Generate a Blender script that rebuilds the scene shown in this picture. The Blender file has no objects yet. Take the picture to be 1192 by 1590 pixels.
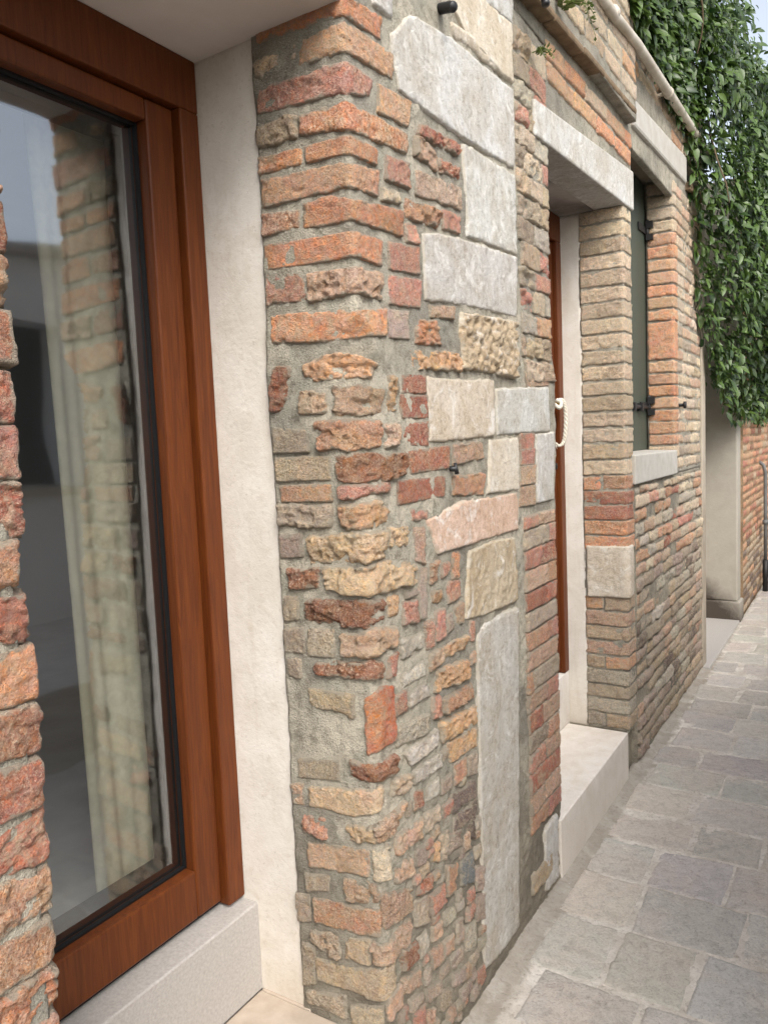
import bpy, math, random
import numpy as np
from mathutils import Vector, Matrix

scene = bpy.context.scene
COL = scene.collection

# ------------------------------------------------------------------ camera
cam_d = bpy.data.cameras.new('camera')
cam = bpy.data.objects.new('camera', cam_d)
COL.objects.link(cam)
cam_d.sensor_fit = 'VERTICAL'
cam_d.sensor_height = 24.0
cam_d.sensor_width = 18.0
cam_d.lens = 24.0 * 1195.0 / 1590.0
cam_d.clip_start = 0.05
cam_d.clip_end = 300.0
CR = Matrix(((0.84946737, -0.01181659, 0.52750882, 0.85),
             (0.52600789, 0.09756598, -0.84486483, 0.0),
             (-0.04148349, 0.99515891, 0.08909474, 1.5),
             (0, 0, 0, 1)))
cam.matrix_world = CR
scene.camera = cam
scene.render.resolution_x = 767
scene.render.resolution_y = 1024

# ------------------------------------------------------------------ light
SUN_EL, SUN_AZ = math.radians(45), math.radians(132)     # azimuth clockwise from +Y
world = bpy.data.worlds.new('World')
scene.world = world
world.use_nodes = True
wn = world.node_tree
wn.nodes.clear()
sky = wn.nodes.new('ShaderNodeTexSky')
sky.sky_type = 'NISHITA'
sky.sun_disc = False
sky.sun_elevation = SUN_EL
sky.sun_rotation = SUN_AZ
sky.air_density = 1.0
sky.dust_density = 4.0
sky.ozone_density = 1.0
hs = wn.nodes.new('ShaderNodeHueSaturation')
hs.inputs['Saturation'].default_value = 0.45
bg = wn.nodes.new('ShaderNodeBackground')
bg.inputs['Strength'].default_value = 0.15
wo = wn.nodes.new('ShaderNodeOutputWorld')
wn.links.new(sky.outputs[0], hs.inputs['Color'])
wn.links.new(hs.outputs[0], bg.inputs['Color'])
wn.links.new(bg.outputs[0], wo.inputs['Surface'])

sun_d = bpy.data.lights.new('sun', 'SUN')
sun_d.energy = 0.8
sun_d.angle = math.radians(26)
sun_d.color = (1.0, 0.98, 0.955)
sun = bpy.data.objects.new('sun', sun_d)
COL.objects.link(sun)
sd = Vector((math.sin(SUN_AZ) * math.cos(SUN_EL), math.cos(SUN_AZ) * math.cos(SUN_EL), math.sin(SUN_EL)))
sun.rotation_euler = sd.to_track_quat('Z', 'Y').to_euler()
sun.location = sd * 20

scene.view_settings.view_transform = 'Standard'
scene.view_settings.look = 'None'
scene.view_settings.exposure = 1.18
scene.view_settings.gamma = 1.0
scene.view_settings.use_curve_mapping = False
scene.render.engine = 'CYCLES'
scene.cycles.use_denoising = True
scene.cycles.max_bounces = 8
scene.cycles.transparent_max_bounces = 12

# ------------------------------------------------------------------ numpy noise
def _hash(ix, iy, iz, seed):
    h = (ix * 374761393 + iy * 668265263 + iz * 2147483647 + seed * 974634777) & 0xFFFFFFFF
    h = ((h ^ (h >> 13)) * 1274126177) & 0xFFFFFFFF
    h = ((h ^ (h >> 16)) * 2246822519) & 0xFFFFFFFF
    return ((h ^ (h >> 15)) & 0xFFFFFF) / float(0xFFFFFF)

def vnoise(x, y, z, seed=0):
    x = np.asarray(x, float); y = np.asarray(y, float); z = np.asarray(z, float) + 0 * x
    ix = np.floor(x).astype(np.int64); iy = np.floor(y).astype(np.int64); iz = np.floor(z).astype(np.int64)
    fx, fy, fz = x - ix, y - iy, z - iz
    fx = fx * fx * fx * (fx * (fx * 6 - 15) + 10)
    fy = fy * fy * fy * (fy * (fy * 6 - 15) + 10)
    fz = fz * fz * fz * (fz * (fz * 6 - 15) + 10)
    r = 0
    for dx in (0, 1):
        for dy in (0, 1):
            for dz in (0, 1):
                w = (fx if dx else 1 - fx) * (fy if dy else 1 - fy) * (fz if dz else 1 - fz)
                r = r + w * _hash(ix + dx, iy + dy, iz + dz, seed)
    return r * 2 - 1

def fbm(x, y, z, seed=0, octv=3, gain=0.5):
    a, r, n = 1.0, 0, 0
    for o in range(octv):
        k = 2.03 ** o
        r = r + a * vnoise(x * k, y * k, z * k, seed + o * 17)
        n += a
        a *= gain
    return r / n

# ------------------------------------------------------------------ object helpers
def tag(o, label=None, cat=None, group=None, kind=None):
    if label: o['label'] = label
    if cat: o['category'] = cat
    if group: o['group'] = group
    if kind: o['kind'] = kind
    return o

def empty(name, loc=(0, 0, 0), parent=None):
    o = bpy.data.objects.new(name, None)
    o.empty_display_size = 0.1
    COL.objects.link(o)
    o.location = loc
    o.parent = parent
    return o

def world_loc(o):
    v = Vector((0, 0, 0))
    while o:
        v += o.location
        o = o.parent
    return v

def link_mesh(name, me, mat, parent=None, loc=(0, 0, 0)):
    """loc is in world space; no object in the scene is rotated or scaled by its parent."""
    o = bpy.data.objects.new(name, me)
    COL.objects.link(o)
    if mat is not None and not me.materials:
        me.materials.append(mat)
    o.parent = parent
    o.location = Vector(loc) - (world_loc(parent) if parent else Vector((0, 0, 0)))
    return o

def np_mesh(name, V, F, smooth=True):
    """V (n,3); F list of index arrays, each (k,m) with the same polygon size m."""
    me = bpy.data.meshes.new(name)
    V = np.asarray(V, dtype=np.float32)
    me.vertices.add(len(V))
    me.vertices.foreach_set('co', V.ravel())
    loops, starts, totals, c = [], [], [], 0
    for f in F:
        f = np.asarray(f, dtype=np.int32)
        if f.ndim == 1: f = f[None, :]
        loops.append(f.ravel())
        k, m = f.shape
        starts.append(c + np.arange(k) * m)
        totals.append(np.full(k, m))
        c += k * m
    loops = np.concatenate(loops).astype(np.int32)
    me.loops.add(len(loops))
    me.loops.foreach_set('vertex_index', loops)
    st = np.concatenate(starts).astype(np.int32)
    me.polygons.add(len(st))
    me.polygons.foreach_set('loop_start', st)
    me.polygons.foreach_set('loop_total', np.concatenate(totals).astype(np.int32))
    me.polygons.foreach_set('use_smooth', np.full(len(st), smooth))
    me.update(calc_edges=True)
    me.validate()
    return me

class MB:
    """collects boxes, prisms and tubes into ONE mesh"""
    def __init__(s): s.v, s.f, s.sm = [], [], []
    def raw(s, v, f, smooth=False):
        n = len(s.v)
        s.v += [tuple(p) for p in v]
        s.f += [tuple(n + i for i in q) for q in f]
        s.sm += [smooth] * len(f)
        return s
    def box(s, x0, x1, y0, y1, z0, z1):
        v = [(x0, y0, z0), (x1, y0, z0), (x1, y1, z0), (x0, y1, z0), (x0, y0, z1), (x1, y0, z1), (x1, y1, z1), (x0, y1, z1)]
        return s.raw(v, [(0, 3, 2, 1), (4, 5, 6, 7), (0, 1, 5, 4), (1, 2, 6, 5), (2, 3, 7, 6), (3, 0, 4, 7)])
    def hexa(s, v):
        return s.raw(v, [(0, 3, 2, 1), (4, 5, 6, 7), (0, 1, 5, 4), (1, 2, 6, 5), (2, 3, 7, 6), (3, 0, 4, 7)])
    def tube(s, pts, rad, n=10, cap=True):
        pts = [Vector(p) for p in pts]
        if not hasattr(rad, '__len__'): rad = [rad] * len(pts)
        rings, up = [], None
        for i, p in enumerate(pts):
            t = (pts[min(i + 1, len(pts) - 1)] - pts[max(i - 1, 0)]).normalized()
            if up is None:
                up = t.orthogonal().normalized()
            up = (up - t * up.dot(t)).normalized()
            b = t.cross(up)
            rings.append([p + (up * math.cos(a) + b * math.sin(a)) * rad[i] for a in [2 * math.pi * k / n for k in range(n)]])
        v = [q for r in rings for q in r]
        f = [(i * n + k, i * n + (k + 1) % n, (i + 1) * n + (k + 1) % n, (i + 1) * n + k) for i in range(len(pts) - 1) for k in range(n)]
        if cap:
            f += [tuple(range(n - 1, -1, -1)), tuple((len(pts) - 1) * n + k for k in range(n))]
        return s.raw(v, f, True)
    def build(s, name, mat, parent=None, bevel=0.0, loc=None, seg=2):
        v = s.v
        if loc is None:
            a = np.array(v)
            loc = (a.min(0) + a.max(0)) / 2
            loc[2] = a[:, 2].min()
        loc = Vector([float(q) for q in loc])
        me = bpy.data.meshes.new(name)
        me.from_pydata([(p[0] - loc[0], p[1] - loc[1], p[2] - loc[2]) for p in v], [], s.f)
        me.polygons.foreach_set('use_smooth', s.sm)
        me.update()
        o = link_mesh(name, me, mat, parent, loc)
        if bevel:
            m = o.modifiers.new('bevel', 'BEVEL')
            m.width = bevel; m.segments = seg; m.limit_method = 'ANGLE'; m.harden_normals = False
        return o

# ------------------------------------------------------------------ colours and materials
def lin(c):
    r = []
    for q in c:
        q = q / 255.0
        r.append(q / 12.92 if q <= 0.04045 else ((q + 0.055) / 1.055) ** 2.4)
    return r

PAL = dict(
    _or=(210, 138, 88), so=(212, 160, 118), pk=(198, 132, 108), tn=(190, 166, 134), to=(198, 144, 104), cr=(208, 188, 160),
    pt=(198, 160, 130), gp=(178, 156, 142), oc=(212, 162, 110), rd=(180, 104, 74), br=(156, 98, 66), gt=(178, 160, 138),
    yl=(212, 178, 134), wh=(206, 197, 184), dk=(128, 111, 100), lg=(190, 181, 162), OR=(190, 96, 42), tp=(206, 168, 132),
    cp=(210, 178, 156), sl=(132, 138, 140), WH=(199, 198, 193), bg=(207, 197, 181), stt=(188, 174, 150), wg=(194, 190, 183),
    WG=(198, 196, 190), hc=(190, 172, 146), ps=(211, 184, 166), be=(214, 189, 157), bo=(204, 154, 108))
PAL['or'] = PAL.pop('_or')

def col4(c, jit=0.0, rnd=random):
    c = lin(PAL[c]) if isinstance(c, str) else lin(c)
    k = 1 + rnd.uniform(-jit, jit)
    return [min(1, c[0] * k), min(1, c[1] * k * (1 + rnd.uniform(-jit, jit) * .3)), min(1, c[2] * k * (1 + rnd.uniform(-jit, jit) * .4)), 1]

class NT:
    def __init__(s, name):
        s.m = bpy.data.materials.new(name)
        s.m.use_nodes = True
        s.t = s.m.node_tree
        s.t.nodes.clear()
        s.out = s.n('ShaderNodeOutputMaterial')
        s.p = s.n('ShaderNodeBsdfPrincipled')
        s.l(s.p.outputs[0], s.out.inputs['Surface'])
    def n(s, t, **k):
        o = s.t.nodes.new(t)
        for a, b in k.items(): setattr(o, a, b)
        return o
    def l(s, a, b): s.t.links.new(a, b)
    def pos(s, rnd=False, scale=None):
        g = s.n('ShaderNodeNewGeometry').outputs['Position']
        if rnd:
            oi = s.n('ShaderNodeObjectInfo')
            m = s.n('ShaderNodeMath', operation='MULTIPLY'); s.l(oi.outputs['Random'], m.inputs[0]); m.inputs[1].default_value = 37.0
            a = s.n('ShaderNodeVectorMath', operation='ADD'); s.l(g, a.inputs[0]); s.l(m.outputs[0], a.inputs[1]); g = a.outputs[0]
        if scale:
            a = s.n('ShaderNodeVectorMath', operation='MULTIPLY'); s.l(g, a.inputs[0]); a.inputs[1].default_value = scale; g = a.outputs[0]
        return g
    def noise(s, vec, scale, detail=4, rough=0.6, dist=0.0):
        o = s.n('ShaderNodeTexNoise'); s.l(vec, o.inputs['Vector'])
        o.inputs['Scale'].default_value = scale; o.inputs['Detail'].default_value = detail
        o.inputs['Roughness'].default_value = rough; o.inputs['Distortion'].default_value = dist
        return o.outputs[0]
    def vor(s, vec, scale, feature='F1'):
        o = s.n('ShaderNodeTexVoronoi', feature=feature); s.l(vec, o.inputs['Vector']); o.inputs['Scale'].default_value = scale
        return o.outputs['Distance']
    def ramp(s, fac, stops):
        o = s.n('ShaderNodeValToRGB'); s.l(fac, o.inputs[0])
        e = o.color_ramp.elements
        while len(e) < len(stops): e.new(0.5)
        for i, (p, c) in enumerate(stops):
            e[i].position = p
            e[i].color = (c, c, c, 1) if not hasattr(c, '__len__') else tuple(c[:3]) + (1,)
        return o.outputs[0]
    def mix(s, fac, a, b, mode='MIX'):
        o = s.n('ShaderNodeMix', data_type='RGBA', blend_type=mode)
        for sock, v in ((o.inputs[0], fac), (o.inputs[6], a), (o.inputs[7], b)):
            if isinstance(v, (int, float)): sock.default_value = v
            elif hasattr(v, '__len__'): sock.default_value = tuple(v[:3]) + (1,)
            else: s.l(v, sock)
        return o.outputs[2]
    def math(s, op, a, b=0.0):
        o = s.n('ShaderNodeMath', operation=op)
        for sock, v in ((o.inputs[0], a), (o.inputs[1], b)):
            if isinstance(v, (int, float)): sock.default_value = v
            else: s.l(v, sock)
        return o.outputs[0]
    def bump(s, h, strength, dist):
        o = s.n('ShaderNodeBump'); s.l(h, o.inputs['Height'])
        o.inputs['Strength'].default_value = strength; o.inputs['Distance'].default_value = dist
        s.l(o.outputs[0], s.p.inputs['Normal'])
    def base(s, c): 
        if hasattr(c, '__len__'): s.p.inputs['Base Color'].default_value = tuple(c[:3]) + (1,)
        else: s.l(c, s.p.inputs['Base Color'])
    def rough(s, r): 
        if isinstance(r, (int, float)): s.p.inputs['Roughness'].default_value = r
        else: s.l(r, s.p.inputs['Roughness'])

def mat_masonry(name, lime=0.42, speck=0.7, dark=0.7, bumpd=0.016, limecol=(200, 184, 156)):
    n = NT(name)
    oi = n.n('ShaderNodeObjectInfo'); oc = oi.outputs['Color']
    sc = n.math('MULTIPLY_ADD', oi.outputs['Random'], .7); sc.node.inputs[2].default_value = .65
    vs = n.n('ShaderNodeVectorMath', operation='SCALE'); n.l(n.pos(True), vs.inputs[0]); n.l(sc, vs.inputs['Scale'])
    P = vs.outputs[0]
    r2 = n.math('FRACT', n.math('MULTIPLY', oi.outputs['Random'], 17.3))
    lime = n.math('MULTIPLY', n.math('MULTIPLY_ADD', r2, 1.3), lime); lime.node.inputs[0].links[0].from_node.inputs[2].default_value = .35
    big = n.noise(P, 11, 5, .65, .6)
    mid = n.noise(P, 46, 6, .75, .4)
    mid2 = n.noise(P, 75, 5, .75, .8)
    fine = n.noise(P, 240, 4, .8)
    hue = n.n('ShaderNodeHueSaturation'); n.l(oc, hue.inputs['Color'])
    hm = n.math('MULTIPLY_ADD', big, .07); hm.node.inputs[2].default_value = .466
    n.l(hm, hue.inputs['Hue'])
    sm = n.math('MULTIPLY_ADD', mid2, 0.9); sm.node.inputs[2].default_value = .36
    n.l(sm, hue.inputs['Saturation']); hue.inputs['Value'].default_value = 1.07
    c = hue.outputs[0]
    c = n.mix(n.math('MULTIPLY', n.ramp(mid, [(.38, 1), (.54, 0)]), .42), c, n.mix(1.0, c, (.64, .53, .46), 'MULTIPLY'))      # burnt patches
    c = n.mix(n.math('MULTIPLY', n.ramp(mid2, [(.50, 0), (.62, 1)]), .6), c, n.mix(1.0, c, (1.5, 1.42, 1.30), 'MULTIPLY'))  # paler clay
    c = n.mix(n.math('MULTIPLY', n.ramp(n.noise(P, 30, 7, .78, .9), [(.47, 0), (.62, 1)]), lime), c, lin(limecol))          # lime bloom, mortar smears
    soot = n.noise(P, 6, 5, .7, .7)
    c = n.mix(n.math('MULTIPLY', n.ramp(soot, [(.54, 0), (.66, 1)]), .55), c, n.mix(1.0, c, (.56, .53, .50), 'MULTIPLY'))        # soot and damp
    grit = n.math('MULTIPLY_ADD', n.math('FRACT', n.math('MULTIPLY', oi.outputs['Random'], 71.7)), .9); grit.node.inputs[2].default_value = .3
    dark = n.math('MULTIPLY', grit, dark); speck = n.math('MULTIPLY', grit, speck)
    c = n.mix(n.math('MULTIPLY', n.ramp(fine, [(.36, 1), (.48, 0)]), dark), c, n.mix(1.0, c, (.36, .30, .26), 'MULTIPLY'))   # dark pores
    c = n.mix(n.math('MULTIPLY', n.ramp(fine, [(.54, 0), (.64, 1)]), speck), c, lin((224, 208, 184)))                         # pale sand grains
    rm = n.n('ShaderNodeAttribute', attribute_name='rim').outputs['Fac']
    sm_ = n.math('MULTIPLY_ADD', n.noise(P, 24, 6, .72, .6), 2.6); n.l(rm, sm_.node.inputs[2])
    c = n.mix(n.math('MULTIPLY', n.ramp(n.math('MULTIPLY', sm_, .4), [(.74, 0), (.86, 1)]), .85), c, lin((172, 163, 146)))   # mortar dragged over the rim
    n.base(c)
    n.rough(.95)
    n.p.inputs['Specular IOR Level'].default_value = .15
    h = n.math('ADD', n.math('MULTIPLY', mid, 1.0), n.math('MULTIPLY', fine, .55))
    n.bump(h, 1.0, bumpd)
    return n.m

def mat_mortar(name, c=(180, 174, 160), low_dark=None):
    n = NT(name)
    P = n.pos()
    big = n.noise(P, 3.2, 4, .6, .5)
    mid = n.noise(P, 30, 6, .7)
    fine = n.noise(P, 260, 3, .8)
    a = n.mix(n.ramp(big, [(.40, 0), (.60, 1)]), lin((c[0] - 30, c[1] - 29, c[2] - 27)), lin((c[0] + 16, c[1] + 14, c[2] + 10)))
    a = n.mix(n.math('MULTIPLY', n.ramp(n.noise(P, 8, 6, .7, 1.0), [(.52, 0), (.60, 1)]), .5), a, lin((c[0] - 26, c[1] - 20, c[2] - 20)))
    a = n.mix(n.math('MULTIPLY', n.ramp(mid, [(.38, 1), (.52, 0)]), .5), a, lin((118, 110, 96)))
    a = n.mix(n.math('MULTIPLY', n.ramp(fine, [(.56, 0), (.68, 1)]), .6), a, lin((212, 204, 188)))
    a = n.mix(n.math('MULTIPLY', n.ramp(fine, [(.32, 1), (.45, 0)]), .55), a, lin((92, 84, 72)))
    if low_dark:  # mixed towards a darker brown-grey lower down the wall
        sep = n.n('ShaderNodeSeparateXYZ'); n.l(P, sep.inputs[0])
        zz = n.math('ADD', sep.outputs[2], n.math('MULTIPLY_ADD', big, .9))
        a = n.mix(n.math('MULTIPLY', n.ramp(n.math('MULTIPLY', zz, .4), [(.4 * low_dark, 1), (.4 * low_dark + .22, 0)]), .62), a, lin((112, 102, 87)))
    n.base(a)
    n.rough(.95)
    n.p.inputs['Specular IOR Level'].default_value = .2
    n.bump(n.math('ADD', mid, n.math('MULTIPLY', fine, .7)), 1.0, .012)
    return n.m

def mat_stone(name, bumpd=.005, pits=.5):
    n = NT(name)
    P = n.pos(True)
    G = n.pos()
    oc = n.n('ShaderNodeObjectInfo').outputs['Color']
    big = n.noise(P, 7, 6, .68, .8)
    mid = n.noise(P, 55, 6, .74)
    fine = n.noise(P, 200, 4, .78)
    run = n.noise(n.pos(True, (30, 30, 3.5)), 1.0, 5, .65, .5)
    c = n.mix(n.math('MULTIPLY', n.ramp(big, [(.40, 1), (.60, 0)]), .8), oc, n.mix(1.0, oc, (.80, .74, .66), 'MULTIPLY'))          # buff weathering
    c = n.mix(n.math('MULTIPLY', n.ramp(run, [(.52, 0), (.66, 1)]), .3), c, n.mix(1.0, c, (.66, .66, .66), 'MULTIPLY'))              # grey runs
    c = n.mix(n.math('MULTIPLY', n.ramp(mid, [(.38, 1), (.50, 0)]), pits), c, n.mix(1.0, c, (.58, .54, .49), 'MULTIPLY'))
    c = n.mix(n.math('MULTIPLY', n.ramp(fine, [(.34, 1), (.44, 0)]), .6), c, n.mix(1.0, c, (.42, .39, .35), 'MULTIPLY'))
    c = n.mix(n.math('MULTIPLY', n.ramp(n.noise(P, 16, 6, .75, 1.), [(.54, 0), (.66, 1)]), .6), c, lin((228, 227, 222)))
    rm = n.n('ShaderNodeAttribute', attribute_name='rim').outputs['Fac']
    sm_ = n.math('MULTIPLY_ADD', n.noise(P, 24, 6, .72, .6), 2.6); n.l(rm, sm_.node.inputs[2])
    c = n.mix(n.math('MULTIPLY', n.ramp(n.math('MULTIPLY', sm_, .4), [(.74, 0), (.86, 1)]), .7), c, lin((180, 172, 156)))   # mortar dragged over the rim
    n.base(c)
    n.rough(.9)
    n.p.inputs['Specular IOR Level'].default_value = .25
    n.bump(n.math('ADD', mid, n.math('MULTIPLY', fine, .6)), .9, bumpd)
    return n.m

def mat_plain(name, c, rough=.8, var=.08, scale=14, bumpd=.001, bscale=120, c2=None, spec=.4, metal=0.0, vec=None, bstr=.5):
    n = NT(name)
    P = n.pos(False, vec)
    f = n.noise(P, scale, 5, .6, .3)
    a = lin(c); b = lin(c2) if c2 else [q * (1 - 3 * var) for q in a]
    n.base(n.mix(n.ramp(f, [(.3, 0), (.72, 1)]), a, b))
    n.rough(rough)
    n.p.inputs['Specular IOR Level'].default_value = spec
    n.p.inputs['Metallic'].default_value = metal
    n.bump(n.noise(P, bscale, 4, .6), bstr, bumpd)
    return n.m

M = {}
M['brick'] = mat_masonry('old_brick')
M['brick_soft'] = mat_masonry('weathered_brick', lime=.5, speck=.7, dark=.6)
M['stone'] = mat_stone('istrian_stone')
M['mortar'] = mat_mortar('lime_mortar')
M['mortar_damp'] = mat_mortar('damp_mortar', (164, 157, 142))
M['core'] = mat_plain('rubble_core', (150, 142, 126), .95)
def mat_plaster(name, c, d):
    n = NT(name)
    P = n.pos()
    f = n.noise(P, 6, 6, .66, .6)
    g = n.noise(P, 22, 6, .7, .5)
    sep = n.n('ShaderNodeSeparateXYZ'); n.l(P, sep.inputs[0])
    c_ = n.mix(n.ramp(f, [(.38, 0), (.64, 1)]), lin(c), lin((c[0] - 13, c[1] - 15, c[2] - 18)))
    c_ = n.mix(n.math('MULTIPLY', n.ramp(g, [(.55, 0), (.68, 1)]), .28), c_, lin(d))                                             # stains
    c_ = n.mix(n.math('MULTIPLY', n.ramp(n.noise(n.pos(False, (26, 26, 3)), 1, 5, .7, .4), [(.54, 0), (.68, 1)]), .22), c_, lin(d))  # runs
    zz = n.math('ADD', sep.outputs[2], n.math('MULTIPLY', g, -.35))
    c_ = n.mix(n.math('MULTIPLY', n.ramp(zz, [(.0, 1), (.22, 0)]), .5), c_, lin(d))                                              # splash dirt
    c_ = n.mix(n.math('MULTIPLY', n.ramp(n.noise(P, 140, 3, .8), [(.32, 1), (.40, 0)]), .35), c_, lin((150, 138, 122)))
    n.base(c_); n.rough(.88); n.p.inputs['Specular IOR Level'].default_value = .2
    n.bump(n.math('ADD', g, n.math('MULTIPLY', n.noise(P, 90, 4, .7), .5)), .5, .0035)
    return n.m
M['plaster'] = mat_plaster('white_plaster', (223, 218, 209), (186, 172, 152))
M['soffit'] = mat_plain('soffit_plaster', (232, 226, 220), .9, .03, 5, .0012, 50, (220, 212, 204), .2)
M['sill'] = mat_plain('smooth_sill_stone', (184, 180, 175), .6, .05, 160, .0008, 200, (160, 155, 150), .35)
M['slab'] = mat_plain('threshold_stone', (188, 175, 160), .8, .05, 20, .0012, 140, (168, 154, 138), .2)
M['step'] = mat_plaster('white_step_stone', (234, 230, 224), (196, 184, 168))
M['whitestone'] = mat_plain('painted_lintel_stone', (182, 179, 171), .75, .04, 16, .003, 70, (164, 158, 147), .3)
M['shutter'] = mat_plain('green_shutter_paint', (66, 74, 63), .55, .08, 4, .0008, 60, (54, 62, 53), .4, 0, (1, 1, .15))
M['iron'] = mat_plain('black_iron', (30, 29, 29), .55, .1, 40, .001, 150, None, .5)
M['plastic'] = mat_plain('black_conduit', (28, 28, 30), .45, .05, 40, .0004, 100, None, .5)
M['pipe'] = mat_plain('pale_pipe', (205, 198, 184), .5, .1, 9, .0006, 60, (165, 154, 136), .4)
M['greypipe'] = mat_plain('grey_pipe', (118, 120, 120), .5, .1, 9, .0006, 60, (90, 90, 88), .4)
M['rope'] = mat_plain('cotton_rope', (226, 220, 206), .95, .1, 90, .002, 240, (196, 186, 168), .1)
M['brass'] = mat_plain('brass', (186, 150, 80), .35, .1, 40, .0004, 100, None, .5, .9)
M['gasket'] = mat_plain('black_gasket', (16, 16, 18), .6, .05, 40, .0003, 100)
M['curtain'] = mat_plain('beige_curtain', (174, 168, 150), .9, .05, 40, .0006, 300, (158, 152, 136), .1)
M['room'] = mat_plain('room_paint', (205, 206, 208), .9, .03, 3, .0003, 90)
M['roomfloor'] = mat_plain('room_floor', (176, 174, 172), .5, .1, 6, .0003, 90)
M['opp'] = mat_plain('pale_render', (232, 238, 245), .9, .04, 2.5, .002, 40, (216, 223, 232), .2)
M['dark'] = mat_plain('dark_opening', (36, 34, 32), .8, .05)
M['ledge'] = mat_plain('ledge_stone', (138, 118, 94), .92, .12, 20, .004, 60, (96, 82, 66), .2)
M['recess'] = mat_plain('grey_render', (172, 162, 146), .92, .08, 5, .002, 60, (146, 136, 120), .2)

def mat_wood():
    n = NT('varnished_wood')
    P = n.pos(False, (9, 9, .55))
    g = n.noise(P, 9, 6, .65, 1.2)
    f = n.noise(n.pos(False, (60, 60, 2)), 5, 4, .6)
    c = n.mix(n.ramp(g, [(.3, 0), (.7, 1)]), lin((80, 37, 12)), lin((108, 56, 20)))
    c = n.mix(n.math('MULTIPLY', n.ramp(f, [(.52, 0), (.7, 1)]), .35), c, lin((58, 24, 9)))
    n.base(c)
    n.rough(.5)
    n.p.inputs['Specular IOR Level'].default_value = .3
    n.p.inputs['Coat Weight'].default_value = .04
    n.p.inputs['Coat Roughness'].default_value = .22
    n.bump(f, .25, .0006)
    return n.m
M['wood'] = mat_wood()

def mat_glass():
    m = bpy.data.materials.new('window_glass')
    m.use_nodes = True
    t = m.node_tree
    t.nodes.clear()
    out = t.nodes.new('ShaderNodeOutputMaterial')
    mx = t.nodes.new('ShaderNodeMixShader')
    tr = t.nodes.new('ShaderNodeBsdfTransparent'); tr.inputs[0].default_value = (.965, .985, .97, 1)
    gl = t.nodes.new('ShaderNodeBsdfGlossy'); gl.inputs['Roughness'].default_value = 0.045
    gl.inputs['Color'].default_value = (.92, .96, 1, 1)
    fr = t.nodes.new('ShaderNodeFresnel'); fr.inputs['IOR'].default_value = 3.0
    gm = t.nodes.new('ShaderNodeNewGeometry')
    nz = t.nodes.new('ShaderNodeTexNoise'); nz.inputs['Scale'].default_value = 3.5; nz.inputs['Detail'].default_value = 1.5
    bp = t.nodes.new('ShaderNodeBump'); bp.inputs['Strength'].default_value = .12; bp.inputs['Distance'].default_value = .02
    t.links.new(gm.outputs['Position'], nz.inputs['Vector'])
    t.links.new(nz.outputs[0], bp.inputs['Height'])
    t.links.new(bp.outputs[0], gl.inputs['Normal'])
    ib = t.nodes.new('ShaderNodeMath'); ib.operation = 'SUBTRACT'; ib.inputs[0].default_value = 1.0
    t.links.new(gm.outputs['Backfacing'], ib.inputs[1])
    fm = t.nodes.new('ShaderNodeMath'); fm.operation = 'MULTIPLY'
    t.links.new(fr.outputs[0], fm.inputs[0]); t.links.new(ib.outputs[0], fm.inputs[1])
    t.links.new(fm.outputs[0], mx.inputs[0])
    t.links.new(tr.outputs[0], mx.inputs[1])
    t.links.new(gl.outputs[0], mx.inputs[2])
    t.links.new(mx.outputs[0], out.inputs[0])
    return m
M['glass'] = mat_glass()

def mat_leaf(name, ca, cb, gloss=.4):
    n = NT(name)
    P = n.pos()
    f = n.noise(P, 7, 3, .6)
    g = n.math('FRACT', n.math('ADD', n.n('ShaderNodeNewGeometry').outputs['Random Per Island'], n.n('ShaderNodeObjectInfo').outputs['Random']))
    c = n.mix(g, lin(ca), lin(cb))
    c = n.mix(n.math('MULTIPLY', n.ramp(f, [(.45, 0), (.75, 1)]), .5), c, lin((96, 120, 60)))
    n.base(c)
    n.rough(gloss)
    n.p.inputs['Specular IOR Level'].default_value = .5
    tr = n.n('ShaderNodeBsdfTranslucent'); n.l(c, tr.inputs[0])
    mx = n.n('ShaderNodeMixShader'); mx.inputs[0].default_value = .22
    n.l(n.p.outputs[0], mx.inputs[1]); n.l(tr.outputs[0], mx.inputs[2]); n.l(mx.outputs[0], n.out.inputs[0])
    return n.m
M['leaf'] = mat_leaf('evergreen_leaf', (29, 52, 23), (84, 108, 46))
M['weed'] = mat_leaf('weed_leaf', (84, 104, 52), (120, 130, 70), .6)
M['stem'] = mat_plain('woody_stem', (96, 82, 62), .9, .1, 40, .001, 100)

# ------------------------------------------------------------------ masonry surfaces
def flat_x(x=0.0):
    """vertical face with normal +X; a = Y, b = Z"""
    def f(a, b):
        a = np.asarray(a, float); b = np.asarray(b, float)
        return np.stack([np.full_like(a, x), a, b], -1), np.stack([np.ones_like(a), 0 * a, 0 * a], -1)
    return f

def flat_ground(z=0.0):
    def f(a, b):
        a = np.asarray(a, float); b = np.asarray(b, float)
        return np.stack([a, b, np.full_like(a, z)], -1), np.stack([0 * a, 0 * a, np.ones_like(a)], -1)
    return f

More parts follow.
